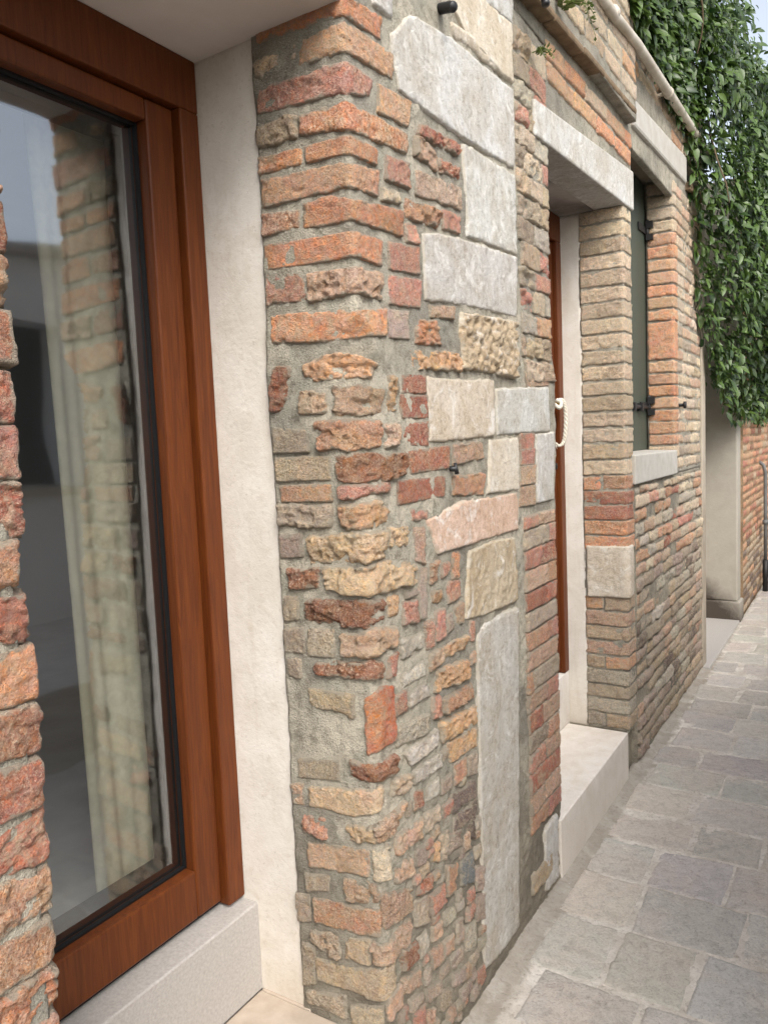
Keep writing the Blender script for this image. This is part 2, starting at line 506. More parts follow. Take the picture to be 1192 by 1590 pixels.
def corner_sheet(y0, x0=0.0, cut=None, rad=.008):
    """wall face wrapping from a reveal (normal -Y) round a corner at Y = y0 to the front (normal +X).
    a < 0 runs into the reveal, a > 0 along the front; cut(z) = how far the corner is worn off."""
    def raw(a, b):
        c = cut(b) if cut else np.full_like(a, 1e-4)
        k = .7 * c
        L = np.hypot(k, c)
        x = np.where(a < -L / 2, -k + (a + L / 2), np.where(a > L / 2, 0, -k + (a + L / 2) * k / L))
        y = np.where(a < -L / 2, y0, np.where(a > L / 2, y0 + c + (a - L / 2), y0 + (a + L / 2) * c / L))
        return x + x0, y
    def f(a, b):
        a = np.asarray(a, float); b = np.asarray(b, float)
        xs = ys = 0
        offs = np.linspace(-1, 1, 7)
        w = np.array([.5, 1, 1, 1, 1, 1, .5]); w /= w.sum()
        for o, q in zip(offs, w):
            x, y = raw(a + o * rad, b)
            xs = xs + q * x; ys = ys + q * y
        x1, y1 = raw(a - rad * 1.5, b); x2, y2 = raw(a + rad * 1.5, b)
        tx, ty = x2 - x1, y2 - y1
        l = np.hypot(tx, ty) + 1e-9
        return np.stack([xs, ys, b], -1), np.stack([ty / l, -tx / l, 0 * b], -1)
    return f

def resample(poly, u):
    p = np.array(poly, float)
    d = np.abs(np.diff(p[:, 0])) + 1e-6
    t = np.concatenate([[0], np.cumsum(d)]); t /= t[-1]
    return np.interp(u, t, p[:, 0]), np.interp(u, t, p[:, 1])

PSEED = [0]
def piece(name, mat, parent, sheet, top, bot, color, rough=1, proud=.006, res=.004, depth=.05, edge=None, base=.012, jit=.10,
          amp=None, mesh_only=False, rr=None, fscale=1.0, grow=.0055):
    """one brick or stone: a worn face over its outline (top and bottom edge in sheet coordinates), sides, and a closed back"""
    PSEED[0] += 1
    sd = PSEED[0]
    rnd = random.Random(sd * 7 + 3)
    W = max(abs(top[-1][0] - top[0][0]), abs(bot[-1][0] - bot[0][0]))
    H = max(.004, np.mean([p[1] for p in top]) - np.mean([p[1] for p in bot]))
    g = grow                                                   # the outline grows a little: its rim sinks under the mortar
    nu = int(max(4, min(160, (W + 2 * g) / res))); nv = int(max(4, min(110, (H + 2 * g) / res)))
    u = np.linspace(0, 1, nu + 1); v = np.linspace(0, 1, nv + 1)
    ta, tb = resample(top, u); ba, bb = resample(bot, u)
    wid = np.maximum(1e-3, .5 * (abs(ta[-1] - ta[0]) + abs(ba[-1] - ba[0])))
    gu = (u - .5) * 2 * g * (wid + 2 * g) / wid
    A = ba[:, None] * (1 - v) + ta[:, None] * v + gu[:, None]
    Bz = (bb[:, None] - g) * (1 - v) + (tb[:, None] + g) * v
    dx = np.minimum(u, 1 - u)[:, None] * (wid + 2 * g) + 0 * v
    dz = np.minimum(v, 1 - v)[None, :] * (tb - bb + 2 * g)[:, None]
    if edge is None: edge = (.002, .004, .0065)[rough]
    r = rr if rr else (.0032, .0042, .0062)[rough]
    lim = .45 * min(wid, H)
    r = min(r, lim)
    # worn outline
    cr = r * 1.6
    d = np.minimum(dx, dz)
    inc = (dx < cr) & (dz < cr)
    d = np.where(inc, cr - np.hypot(cr - dx, cr - dz), d)
    d = d + edge * (1.25 * fbm(A * 34 * fscale, Bz * 42 * fscale, sd * 3.1, sd, 4, .62) - .1)
    q = np.clip(d / r, 0, 1)
    prof = np.sqrt(np.maximum(0, 1 - (1 - q) ** 2))
    stone = amp is not None
    if amp is None: amp = (.0010, .0020, .0036)[rough]
    ss = lambda e0, e1, t: np.clip((t - e0) / (e1 - e0), 0, 1) ** 2 * (3 - 2 * np.clip((t - e0) / (e1 - e0), 0, 1))
    if stone:
        hgt = amp * fbm(A * 42 * fscale, Bz * 46 * fscale, sd * 1.7, sd + 5, 4, .66)
        if amp > .008: hgt = hgt - amp * 1.1 * ss(.05, .30, fbm(A * 70, Bz * 62, sd * .7, sd + 6, 3))
    elif rough < 2:
        hgt = amp * fbm(A * 85, Bz * 95, sd * 1.7, sd + 5, 3, .6) - (.0012, .0030)[rough] * ss(.22, .34, fbm(A * 26, Bz * 34, sd * 1.1, sd + 7, 3, .6))
    else:
        hgt = amp * fbm(A * 78, Bz * 88, sd * 1.7, sd + 5, 4, .66)
        hgt = hgt - .0055 * ss(.02, .12, fbm(A * 21, Bz * 31, sd * 2.3, sd + 9, 3, .6)) - .0045 * ss(.10, .18, fbm(A * 40, Bz * 55, sd * 1.3, sd + 11, 2)) + .003
    # broken arrises
    hgt = hgt - .006 * (rough > 0) * ss(.20, .34, fbm(A * 30, Bz * 30, sd * 4.1, sd + 13, 3)) * np.clip(1 - d / .012, 0, 1)
    tl = rnd.uniform(-1, 1) * .002 * rough; tl2 = rnd.uniform(-1, 1) * .0015 * (rough + .5)
    hgt = hgt + tl * (u - .5)[:, None] * 2 + tl2 * (v - .5)[None, :] * 2
    h = -base + (proud + base + hgt) * prof
    P, N = sheet(A.ravel(), Bz.ravel())
    V = P + N * h.ravel()[:, None]
    rim = np.clip(1 - d / .016, 0, 1).ravel()
    n2_ = nv + 1
    idx = np.arange((nu + 1) * n2_).reshape(nu + 1, n2_)
    F = np.stack([idx[:-1, :-1], idx[1:, :-1], idx[1:, 1:], idx[:-1, 1:]], -1).reshape(-1, 4)
    ring = np.concatenate([idx[:, 0], idx[-1, 1:], idx[-2::-1, -1], idx[0, -2:0:-1]])
    back = P[ring] - N[ring] * depth
    nb = len(V)
    V = np.concatenate([V, back])
    k = np.arange(len(ring)); k2 = (k + 1) % len(ring)
    S = np.stack([ring[k], nb + k, nb + k2, ring[k2]], -1)
    cen = V.mean(0)
    if mesh_only:
        return V, F, S, nb + k[::-1]
    me = np_mesh(name, V - cen, [F, S, nb + k[::-1]])
    at = me.attributes.new('rim', 'FLOAT', 'POINT')
    at.data.foreach_set('value', np.concatenate([rim, np.ones(len(ring))]).astype(np.float32))
    o = link_mesh(name, me, mat, parent, cen)
    o.color = col4(color, jit, rnd)
    return o

def mortar_sheet(name, mat, parent, sheet, a0, a1, b0, b1, res=.008, amp=.003, thick=.03, seed=1, fac=1.0, bias=None, kind=None):
    """the pointing between the pieces: an uneven slab following the sheet"""
    nu = int((a1 - a0) / res); nv = int((b1 - b0) / res)
    A, Bz = np.meshgrid(np.linspace(a0, a1, nu + 1), np.linspace(b0, b1, nv + 1), indexing='ij')
    h = amp * fbm(A * 26 * fac, Bz * 26 * fac, 3.3, seed, 4, .6) + amp * .8 * fbm(A * 7, Bz * 7, 1.1, seed + 4, 2)
    if bias is not None: h = h + bias(A, Bz)
    P, N = sheet(A.ravel(), Bz.ravel())
    V = P + N * h.ravel()[:, None]
    idx = np.arange((nu + 1) * (nv + 1)).reshape(nu + 1, nv + 1)
    F = np.stack([idx[:-1, :-1], idx[1:, :-1], idx[1:, 1:], idx[:-1, 1:]], -1).reshape(-1, 4)
    ring = np.concatenate([idx[:, 0], idx[-1, 1:], idx[-2::-1, -1], idx[0, -2:0:-1]])
    nb = len(V)
    V = np.concatenate([V, P[ring] - N[ring] * thick])
    k = np.arange(len(ring)); k2 = (k + 1) % len(ring)
    S = np.stack([ring[k], nb + k, nb + k2, ring[k2]], -1)
    cen = V.mean(0); cen[2] = V[:, 2].min()
    o = link_mesh(name, np_mesh(name, V - cen, [F, S]), mat, parent, cen)
    return o

def courses(rnd, a0, a1, b0, b1, pitch, lmin, lmax, joint=.011, sag=.004, tilt=0.0):
    """outlines of coursed bricks over a rectangle"""
    out = []
    z = b0
    row = 0
    while z < b1 - .02:
        p = min(pitch * rnd.uniform(.93, 1.07), b1 - z)
        a = a0 - (rnd.uniform(0, .1) if row % 2 else 0)
        while a < a1 - .01:
            L = rnd.uniform(lmin, lmax)
            e = a + L
            if a1 - e < lmin * .4: e = a1
            s0, s1 = max(a, a0), min(e, a1)
            if s1 - s0 > .025:
                j = lambda: rnd.uniform(-1, 1) * sag
                zz = lambda s: tilt * (s - a0)
                t = [(s0 + joint / 2, z + p - joint + j() + zz(s0)), (s1 - joint / 2, z + p - joint + j() + zz(s1))]
                b = [(s0 + joint / 2 + j(), z + j() + zz(s0)), (s1 - joint / 2 + j(), z + j() + zz(s1))]
                out.append((t, b, row))
            a = e
        z += p
        row += 1
    return out

def pick(rnd, w):
    ks = list(w); t = rnd.random() * sum(w.values())
    for k in ks:
        t -= w[k]
        if t <= 0: return k
    return ks[-1]

# ==================================================================== GROUND
g = MB(); g.box(-40, 40, -30, 80, -.6, -.03)
tag(g.build('ground', mat_plain('subsoil', (120, 112, 100), .95), None, loc=(0, 0, -.6)), kind='structure')

def mat_paving():
    n = NT('worn_paving')
    P = n.pos(True)
    oc = n.n('ShaderNodeObjectInfo').outputs['Color']
    G = n.pos()
    big = n.noise(G, 3.2, 6, .68, .8)
    mid = n.noise(P, 30, 7, .76, .6)
    fine = n.noise(P, 150, 4, .78)
    c = n.mix(n.math('MULTIPLY', n.ramp(big, [(.44, 0), (.62, 1)]), .55), oc, lin((204, 190, 178)))          # dusty, pinkish drifts across the stones
    c = n.mix(n.math('MULTIPLY', n.ramp(mid, [(.36, 1), (.54, 0)]), .6), c, n.mix(1.0, c, (.60, .59, .58), 'MULTIPLY'))
    c = n.mix(n.math('MULTIPLY', n.ramp(n.noise(G, 13, 7, .78, .8), [(.54, 0), (.64, 1)]), .4), c, lin((206, 202, 194)))  # cement smears
    c = n.mix(n.math('MULTIPLY', n.ramp(fine, [(.36, 1), (.47, 0)]), .5), c, n.mix(1.0, c, (.45, .44, .43), 'MULTIPLY'))
    c = n.mix(n.math('MULTIPLY', n.ramp(fine, [(.57, 0), (.67, 1)]), .4), c, lin((222, 219, 212)))
    n.base(c); n.rough(n.ramp(mid, [(.3, .62), (.7, .85)]))
    n.p.inputs['Specular IOR Level'].default_value = .3
    n.bump(n.math('ADD', mid, n.math('MULTIPLY', fine, .5)), .9, .007)
    return n.m
M['paving'] = mat_paving()
def mat_joint():
    n = NT('paving_joint')
    P = n.pos()
    f = n.noise(P, 9, 6, .7, .5); g = n.noise(P, 60, 6, .75)
    sep = n.n('ShaderNodeSeparateXYZ'); n.l(P, sep.inputs[0])
    c = n.mix(n.ramp(f, [(.38, 0), (.62, 1)]), lin((218, 212, 202)), lin((190, 182, 170)))
    xx = n.math('ADD', sep.outputs[0], n.math('MULTIPLY', f, -.10))
    c = n.mix(n.math('MULTIPLY', n.ramp(xx, [(.0, 1), (.03, 0)]), .5), c, lin((112, 102, 86)))       # grime where wall and paving meet
    c = n.mix(n.math('MULTIPLY', n.ramp(g, [(.36, 1), (.48, 0)]), .55), c, lin((136, 128, 116)))
    n.base(c); n.rough(.95); n.p.inputs['Specular IOR Level'].default_value = .2
    n.bump(g, .9, .006)
    return n.m
M['joint'] = mat_joint()
pav = mortar_sheet('pavement', M['joint'], None, flat_ground(0.0), -.02, 1.50, .6, 13.0, .02, .0012, .03, 21, .6,
                   bias=lambda A, B: .014 * np.exp(-np.maximum(A, 0) / .02))
tag(pav, 'narrow stone paved alley along the foot of the brick house', None, None, 'structure')
PAV = {'a': (192, 187, 179), 'b': (197, 192, 184), 'c': (200, 190, 179), 'd': (191, 187, 181), 'e': (203, 194, 182), 'f': (184, 179, 171)}
rnd = random.Random(5)
y = .75
row = 0
while y < 12.6:
    p = rnd.uniform(.21, .29)
    x = .05 + rnd.uniform(-.03, .05)
    if row % 2: x -= .1
    while x < 1.46:
        L = rnd.uniform(.22, .34)
        x0, x1 = max(x, .045), min(x + L, 1.47)
        if x1 - x0 > .07:
            k = pick(rnd, {'a': 3, 'b': 3, 'c': 2, 'd': 2, 'e': 1.3, 'f': 2})
            j = lambda: rnd.uniform(-.009, .009)
            gap = .007
            piece('paving_stone', M['paving'], pav, flat_ground(0.0),
                  [(x0 + gap + j(), y + p - gap + j()), ((x0 + x1) / 2, y + p - gap + j() * .6), (x1 - gap + j(), y + p - gap + j())],
                  [(x0 + gap + j(), y + gap + j()), ((x0 + x1) / 2, y + gap + j() * .6), (x1 - gap + j(), y + gap + j())],
                  PAV[k], 1, proud=.0022, res=.008 if y < 4.5 else .025, depth=.04, edge=.006, amp=.0022, rr=.008, base=.008, jit=.10, fscale=.5)
        x += L
    y += p
    row += 1

# ==================================================================== OLD HOUSE
house = empty('old_house', (0, 0, 0))
tag(house, 'old house of worn brick and pale stone blocks with brown framed window and door', 'house')

# -------- masonry core behind the faces (closed, so no light leaks in)
c = MB()
c.box(-.50, -.03, 1.33, 2.375, 0, 2.45)
c.box(-.50, -.03, -1.5, .515, 0, 2.45)
c.box(-.50, -.03, 3.335, 3.42, 0, 2.45)
c.box(-.50, -.03, 3.42, 5.04, 0, 1.27)
c.box(-.50, -.03, 4.33, 5.04, 1.27, 2.80)
c.box(-.50, -.03, -1.5, 3.42, 2.45, 3.6)
c.box(-.50, -.03, 3.42, 5.04, 2.80, 3.6)
c.box(-.50, -.32, 3.42, 4.33, 1.27, 2.80)
c.box(-.50, -.03, .515, 1.33, 0, .20)
c.box(-.50, -.03, 2.375, 3.335, 0, .20)
c.build('masonry_core', M['core'], house)

# -------- the pier between window and door: every brick and block traced from the wall
def cutz(z):
    return np.interp(z, [0, 1.05, 1.2, 1.35, 1.45, 1.66, 1.72, 1.76, 3], [.012, .02, .015, .03, .07, .085, .05, .005, .005])
SP = corner_sheet(1.29, 0.0, cutz, .012)
def pbias(A, B):
    low = np.clip((1.25 - B) / .5, 0, 1) * (A > 0)
    return low * (.004 * fbm(A * 60, B * 60, 2.2, 77, 3) - .0030) - .0018 + .0012 * np.clip((-.207 - A) / .008, 0, 1)
pier = mortar_sheet('corner_pier', mat_mortar('pier_mortar', (190, 184, 169), low_dark=1.15), house, SP, -.228, 1.112, .0, 2.70, .0045, .0052, .03, 3, 1.0, pbias)
tag(pier, 'rough pier of mixed bricks and stone blocks between window and door')
DATA = [
("b","or",1,[(-0.215,2.348),(0.011,2.35),(0.134,2.367)],[(-0.212,2.328),(0.008,2.318),(0.128,2.324)]),
("b","so",1,[(-0.104,2.294),(0.012,2.304),(0.174,2.309)],[(-0.107,2.253),(0.011,2.253),(0.167,2.259)]),
("b","tn",2,[(-0.222,2.287),(-0.12,2.294)],[(-0.215,2.257),(-0.122,2.274)]),
("b","pk",1,[(-0.211,2.234),(0.002,2.229),(0.083,2.223)],[(-0.222,2.192),(0.002,2.175),(0.081,2.197)]),
("b","so",0,[(0.114,2.227),(0.247,2.238)],[(0.113,2.177),(0.229,2.186)]),
("b","tn",2,[(-0.229,2.165),(-0.123,2.159)],[(-0.223,2.125),(-0.124,2.12)]),
("b","or",1,[(-0.113,2.155),(0.001,2.154),(0.231,2.168)],[(-0.115,2.125),(0.002,2.108),(0.224,2.127)]),
("b","or",1,[(-0.225,2.101),(-0.119,2.093)],[(-0.227,2.069),(-0.119,2.069)]),
("b","or",0,[(-0.103,2.094),(0.006,2.094),(0.097,2.094)],[(-0.1,2.068),(0.004,2.063),(0.095,2.068)]),
("b","pk",1,[(0.138,2.095),(0.229,2.104)],[(0.134,2.048),(0.225,2.053)]),
("b","so",1,[(-0.217,2.054),(0.001,2.041),(0.1,2.055)],[(-0.221,2.002),(0.002,2.002),(0.099,2.007)]),
("b","to",1,[(-0.222,1.986),(-0.129,1.975)],[(-0.223,1.945),(-0.131,1.944)]),
("b","or",1,[(-0.114,1.985),(-0.054,1.989),(0.001,1.973),(0.193,1.995)],[(-0.115,1.942),(-0.057,1.938),(-0.001,1.939),(0.186,1.944)]),
("b","cr",1,[(0.12,2.025),(0.189,2.034)],[(0.118,2.004),(0.188,2.014)]),
("b","or",0,[(-0.22,1.922),(-0.054,1.913),(-0.006,1.912),(0.101,1.914)],[(-0.221,1.876),(-0.057,1.868),(-0.006,1.871),(0.098,1.868)]),
("b","pk",0,[(0.134,1.917),(0.259,1.931)],[(0.13,1.865),(0.259,1.876)]),
("b","pk",1,[(-0.218,1.86),(-0.123,1.848)],[(-0.222,1.802),(-0.124,1.801)]),
("b","pt",2,[(-0.11,1.848),(-0.0,1.844),(0.096,1.849)],[(-0.112,1.795),(-0.002,1.798),(0.092,1.799)]),
("b","pk",0,[(0.135,1.848),(0.265,1.86)],[(0.127,1.794),(0.253,1.801)]),
("b","or",1,[(-0.213,1.775),(-0.059,1.769),(-0.004,1.758),(0.113,1.779)],[(-0.211,1.724),(-0.057,1.71),(-0.006,1.716),(0.094,1.727)]),
("b","gp",0,[(0.119,1.776),(0.204,1.783)],[(0.105,1.723),(0.182,1.727)]),
("b","or",2,[(0.247,1.77),(0.336,1.777)],[(0.207,1.719),(0.342,1.726)]),
("b","br",2,[(-0.205,1.667),(-0.164,1.663)],[(-0.22,1.576),(-0.187,1.581)]),
("b","oc",2,[(-0.127,1.667),(-0.066,1.684),(-0.007,1.681),(0.038,1.66)],[(-0.127,1.631),(-0.067,1.634),(-0.009,1.639),(0.026,1.629)]),
("b","pt",2,[(-0.143,1.613),(-0.077,1.607)],[(-0.138,1.565),(-0.076,1.568)]),
("b","pt",2,[(-0.057,1.612),(-0.003,1.621),(0.057,1.608)],[(-0.06,1.562),(-0.006,1.56),(0.055,1.564)]),
("b","to",2,[(-0.106,1.546),(0.048,1.548)],[(-0.097,1.491),(0.043,1.493)]),
("b","oc",2,[(0.078,1.64),(0.104,1.638)],[(0.078,1.568),(0.097,1.568)]),
("b","rd",0,[(0.135,1.643),(0.237,1.648)],[(0.137,1.609),(0.235,1.611)]),
("b","rd",0,[(0.122,1.6),(0.244,1.603)],[(0.13,1.554),(0.242,1.555)]),
("b","rd",1,[(0.137,1.537),(0.241,1.543)],[(0.138,1.497),(0.239,1.491)]),
("b","pt",2,[(0.057,1.541),(0.109,1.541)],[(0.058,1.494),(0.104,1.493)]),
("b","gt",0,[(-0.216,1.541),(-0.13,1.531)],[(-0.22,1.49),(-0.131,1.491)]),
("b","br",2,[(-0.062,1.475),(0.004,1.479),(0.063,1.477),(0.137,1.474)],[(-0.055,1.429),(0.001,1.423),(0.064,1.425),(0.137,1.429)]),
("b","tn",0,[(-0.217,1.476),(-0.076,1.474)],[(-0.216,1.429),(-0.079,1.433)]),
("b","so",0,[(-0.209,1.415),(-0.079,1.416)],[(-0.208,1.384),(-0.081,1.388)]),
("b","pk",2,[(-0.052,1.416),(0.078,1.414)],[(-0.053,1.391),(0.072,1.399)]),
("b","gt",2,[(-0.22,1.375),(-0.082,1.377)],[(-0.219,1.333),(-0.086,1.33)]),
("b","oc",2,[(-0.062,1.376),(0.035,1.38),(0.076,1.355)],[(-0.05,1.33),(0.037,1.325),(0.069,1.332)]),
("b","gp",1,[(-0.221,1.308),(-0.168,1.31)],[(-0.22,1.262),(-0.167,1.268)]),
("b","yl",2,[(-0.142,1.307),(-0.034,1.317),(0.062,1.314)],[(-0.14,1.252),(-0.038,1.26),(0.053,1.259)]),
("b","yl",2,[(0.072,1.32),(0.153,1.315)],[(0.077,1.283),(0.148,1.277)]),
("b","pt",1,[(0.185,1.31),(0.225,1.302)],[(0.189,1.237),(0.226,1.222)]),
("b","br",2,[(-0.204,1.24),(-0.121,1.242)],[(-0.203,1.192),(-0.124,1.199)]),
("b","yl",2,[(-0.109,1.243),(0.006,1.246),(0.053,1.259),(0.2,1.221)],[(-0.103,1.202),(-0.034,1.19),(0.012,1.192),(0.194,1.183)]),
("b","gt",1,[(-0.222,1.177),(-0.184,1.176)],[(-0.219,1.123),(-0.187,1.129)]),
("b","br",2,[(-0.158,1.171),(-0.019,1.181),(0.055,1.174)],[(-0.161,1.126),(-0.022,1.125),(0.047,1.127)]),
("b","oc",1,[(0.071,1.174),(0.107,1.169)],[(0.067,1.133),(0.1,1.129)]),
("b","pk",2,[(0.133,1.151),(0.187,1.144)],[(0.125,1.099),(0.182,1.097)]),
("b","gp",1,[(0.149,1.168),(0.189,1.169)],[(0.148,1.157),(0.188,1.159)]),
("b","gt",1,[(-0.222,1.101),(-0.173,1.109)],[(-0.224,1.05),(-0.17,1.053)]),
("b","gt",1,[(-0.158,1.107),(-0.091,1.113)],[(-0.159,1.05),(-0.095,1.054)]),
("b","pt",2,[(-0.071,1.105),(-0.007,1.117),(0.03,1.119),(0.101,1.104)],[(-0.074,1.06),(-0.025,1.06),(0.005,1.061),(0.095,1.067)]),
("b","wh",1,[(0.109,1.07),(0.206,1.065)],[(0.112,1.027),(0.207,1.035)]),
("b","br",2,[(-0.147,1.034),(-0.01,1.053),(0.04,1.044)],[(-0.14,1.01),(-0.027,1.017),(0.027,1.009)]),
("b","pk",1,[(0.066,1.046),(0.096,1.048)],[(0.059,1.002),(0.079,1.003)]),
("b","wh",1,[(0.109,0.991),(0.212,1.0)],[(0.107,0.961),(0.21,0.966)]),
("b","wh",1,[(0.134,0.944),(0.22,0.945)],[(0.132,0.915),(0.233,0.91)]),
("b","gt",1,[(-0.218,1.033),(-0.186,1.037)],[(-0.218,0.993),(-0.189,0.997)]),
("b","to",2,[(0.257,1.217),(0.301,1.216)],[(0.261,1.164),(0.298,1.176)]),
("b","pk",1,[(0.317,1.21),(0.36,1.207)],[(0.315,1.174),(0.354,1.187)]),
("b","or",1,[(0.375,1.227),(0.407,1.224)],[(0.374,1.161),(0.403,1.158)]),
("b","oc",1,[(0.268,1.149),(0.316,1.142)],[(0.265,1.123),(0.314,1.117)]),
("b","pk",1,[(0.347,1.156),(0.413,1.152)],[(0.343,1.107),(0.409,1.112)]),
("b","gp",0,[(0.207,1.214),(0.24,1.209)],[(0.2,1.101),(0.225,1.095)]),
("b","pk",1,[(0.227,1.085),(0.262,1.083)],[(0.229,1.022),(0.257,1.021)]),
("b","pk",1,[(0.275,1.099),(0.32,1.096)],[(0.278,1.029),(0.315,1.032)]),
("b","gt",1,[(0.331,1.072),(0.362,1.081)],[(0.328,1.037),(0.359,1.042)]),
("s","stt",2,[(0.474,1.213),(0.616,1.223),(0.764,1.213)],[(0.432,1.05),(0.559,1.035),(0.774,1.03)]),
("s","wg",1,[(0.499,0.992),(0.557,1.012),(0.644,1.013),(0.775,1.004)],[(0.481,0.077),(0.548,0.062),(0.611,0.058),(0.713,0.06)]),
("b","pt",1,[(0.372,1.091),(0.417,1.096)],[(0.377,1.046),(0.413,1.042)]),
("b","pk",1,[(0.455,1.039),(0.483,1.034)],[(0.451,0.987),(0.475,0.981)]),
("b","oc",2,[(0.309,1.006),(0.434,1.008)],[(0.311,0.974),(0.431,0.975)]),
("b","pt",2,[(0.24,1.004),(0.305,1.009)],[(0.237,0.963),(0.302,0.972)]),
("b","oc",2,[(0.277,0.959),(0.443,0.943)],[(0.265,0.91),(0.439,0.889)]),
("b","to",2,[(0.3,0.881),(0.467,0.868)],[(0.302,0.845),(0.469,0.833)]),
("b","pk",2,[(0.252,0.896),(0.292,0.892)],[(0.252,0.846),(0.289,0.845)]),
("b","oc",2,[(0.284,0.827),(0.482,0.805)],[(0.28,0.779),(0.479,0.763)]),
("b","oc",1,[(0.313,0.765),(0.473,0.752)],[(0.327,0.713),(0.47,0.703)]),
("b","to",1,[(0.343,0.7),(0.411,0.695)],[(0.34,0.65),(0.408,0.65)]),
("b","gt",1,[(0.421,0.692),(0.469,0.686)],[(0.417,0.642),(0.465,0.631)]),
("b","lg",1,[(0.084,0.88),(0.222,0.869)],[(0.084,0.841),(0.219,0.826)]),
("b","wh",1,[(0.106,0.814),(0.258,0.818)],[(0.14,0.777),(0.264,0.779)]),
("b","wh",1,[(0.145,0.758),(0.279,0.759)],[(0.143,0.731),(0.28,0.719)]),
("b","dk",1,[(0.426,0.569),(0.46,0.563)],[(0.423,0.519),(0.457,0.512)]),
("b","dk",1,[(0.413,0.515),(0.449,0.507)],[(0.41,0.471),(0.446,0.46)]),
("b","gp",1,[(0.305,0.539),(0.367,0.523)],[(0.303,0.5),(0.364,0.482)]),
("b","OR",1,[(-0.022,0.97),(0.019,0.989),(0.078,0.98)],[(-0.016,0.854),(0.016,0.862),(0.075,0.862)]),
("b","tn",1,[(-0.164,0.975),(-0.104,0.976),(-0.046,0.977)],[(-0.162,0.932),(-0.106,0.939),(-0.052,0.927)]),
("b","gt",0,[(-0.201,0.808),(-0.096,0.825)],[(-0.204,0.769),(-0.098,0.785)]),
("b","br",2,[(-0.062,0.835),(-0.005,0.834),(0.073,0.83)],[(-0.059,0.8),(-0.007,0.791),(0.07,0.792)]),
("b","tp",1,[(-0.178,0.75),(-0.073,0.77),(0.016,0.778)],[(-0.176,0.706),(-0.064,0.71),(0.02,0.738)]),
("b","pt",1,[(-0.226,0.748),(-0.193,0.756)],[(-0.224,0.703),(-0.197,0.705)]),
("b","pk",2,[(-0.198,0.683),(-0.129,0.687)],[(-0.198,0.645),(-0.136,0.645)]),
("b","yl",2,[(-0.095,0.685),(-0.012,0.701)],[(-0.072,0.654),(-0.008,0.661)]),
("b","pt",2,[(-0.018,0.696),(0.106,0.711)],[(-0.002,0.664),(0.088,0.664)]),
("b","tn",2,[(0.062,0.777),(0.131,0.757)],[(0.053,0.741),(0.121,0.727)]),
("b","rd",1,[(0.146,0.713),(0.183,0.705)],[(0.146,0.671),(0.18,0.668)]),
("b","wh",1,[(0.202,0.705),(0.258,0.702)],[(0.199,0.667),(0.255,0.663)]),
("b","gt",1,[(0.278,0.686),(0.325,0.687)],[(0.271,0.652),(0.322,0.651)]),
("b","dk",1,[(0.325,0.629),(0.459,0.612)],[(0.322,0.586),(0.456,0.572)]),
("b","cr",1,[(0.19,0.64),(0.261,0.633)],[(0.19,0.597),(0.259,0.598)]),
("b","pt",2,[(0.063,0.65),(0.178,0.642)],[(0.06,0.611),(0.174,0.589)]),
("b","dk",1,[(0.334,0.568),(0.455,0.553)],[(0.331,0.535),(0.452,0.514)]),
("b","tp",1,[(-0.188,0.621),(-0.111,0.633),(-0.025,0.642)],[(-0.188,0.565),(-0.114,0.575),(-0.03,0.586)]),
("b","cr",2,[(-0.021,0.645),(0.026,0.646)],[(-0.016,0.579),(0.014,0.58)]),
("b","pt",2,[(0.048,0.584),(0.124,0.57)],[(0.052,0.546),(0.121,0.532)]),
("b","tp",2,[(-0.093,0.566),(-0.006,0.576)],[(-0.088,0.515),(-0.011,0.527)]),
("b","gt",1,[(-0.2,0.543),(-0.132,0.561)],[(-0.198,0.501),(-0.139,0.526)]),
("b","to",1,[(-0.181,0.491),(-0.055,0.508),(0.0,0.513)],[(-0.18,0.438),(-0.071,0.443),(-0.006,0.457)]),
("b","pt",2,[(-0.004,0.552),(0.119,0.5)],[(-0.0,0.47),(0.108,0.455)]),
("b","tn",2,[(-0.2,0.409),(-0.114,0.429)],[(-0.188,0.382),(-0.12,0.365)]),
("b","tn",1,[(-0.099,0.424),(-0.033,0.44)],[(-0.1,0.377),(-0.038,0.383)]),
("b","pt",2,[(-0.029,0.437),(0.114,0.436)],[(-0.028,0.389),(0.089,0.39)]),
("b","br",2,[(0.064,0.387),(0.131,0.365)],[(0.064,0.334),(0.128,0.324)]),
("b","tn",1,[(-0.185,0.348),(-0.088,0.359),(-0.028,0.375),(0.033,0.384)],[(-0.182,0.299),(-0.091,0.305),(-0.032,0.306),(0.028,0.327)]),
("b","gt",1,[(-0.218,0.372),(-0.191,0.374)],[(-0.225,0.268),(-0.192,0.284)]),
("b","gt",1,[(-0.214,0.257),(-0.109,0.283)],[(-0.211,0.234),(-0.112,0.229)]),
("b","cr",1,[(-0.093,0.267),(-0.008,0.298)],[(-0.091,0.226),(-0.01,0.246)]),
("b","pt",1,[(0.004,0.316),(0.058,0.308)],[(0.002,0.258),(0.055,0.261)]),
("b","gt",1,[(-0.229,0.489),(-0.196,0.496)],[(-0.229,0.423),(-0.198,0.433)]),
("b","oc",1,[(0.223,0.554),(0.253,0.544)],[(0.22,0.512),(0.25,0.497)]),
("b","cr",1,[(0.26,0.561),(0.293,0.553)],[(0.255,0.491),(0.288,0.482)]),
("b","sl",1,[(0.366,0.447),(0.429,0.433)],[(0.361,0.377),(0.431,0.349)]),
("b","to",1,[(0.291,0.464),(0.347,0.438)],[(0.286,0.392),(0.325,0.38)]),
("b","rd",2,[(0.156,0.498),(0.211,0.485)],[(0.139,0.469),(0.209,0.458)]),
("b","gt",1,[(0.134,0.46),(0.191,0.444)],[(0.13,0.404),(0.186,0.376)]),
("b","lg",1,[(0.267,0.358),(0.318,0.342)],[(0.264,0.326),(0.32,0.315)]),
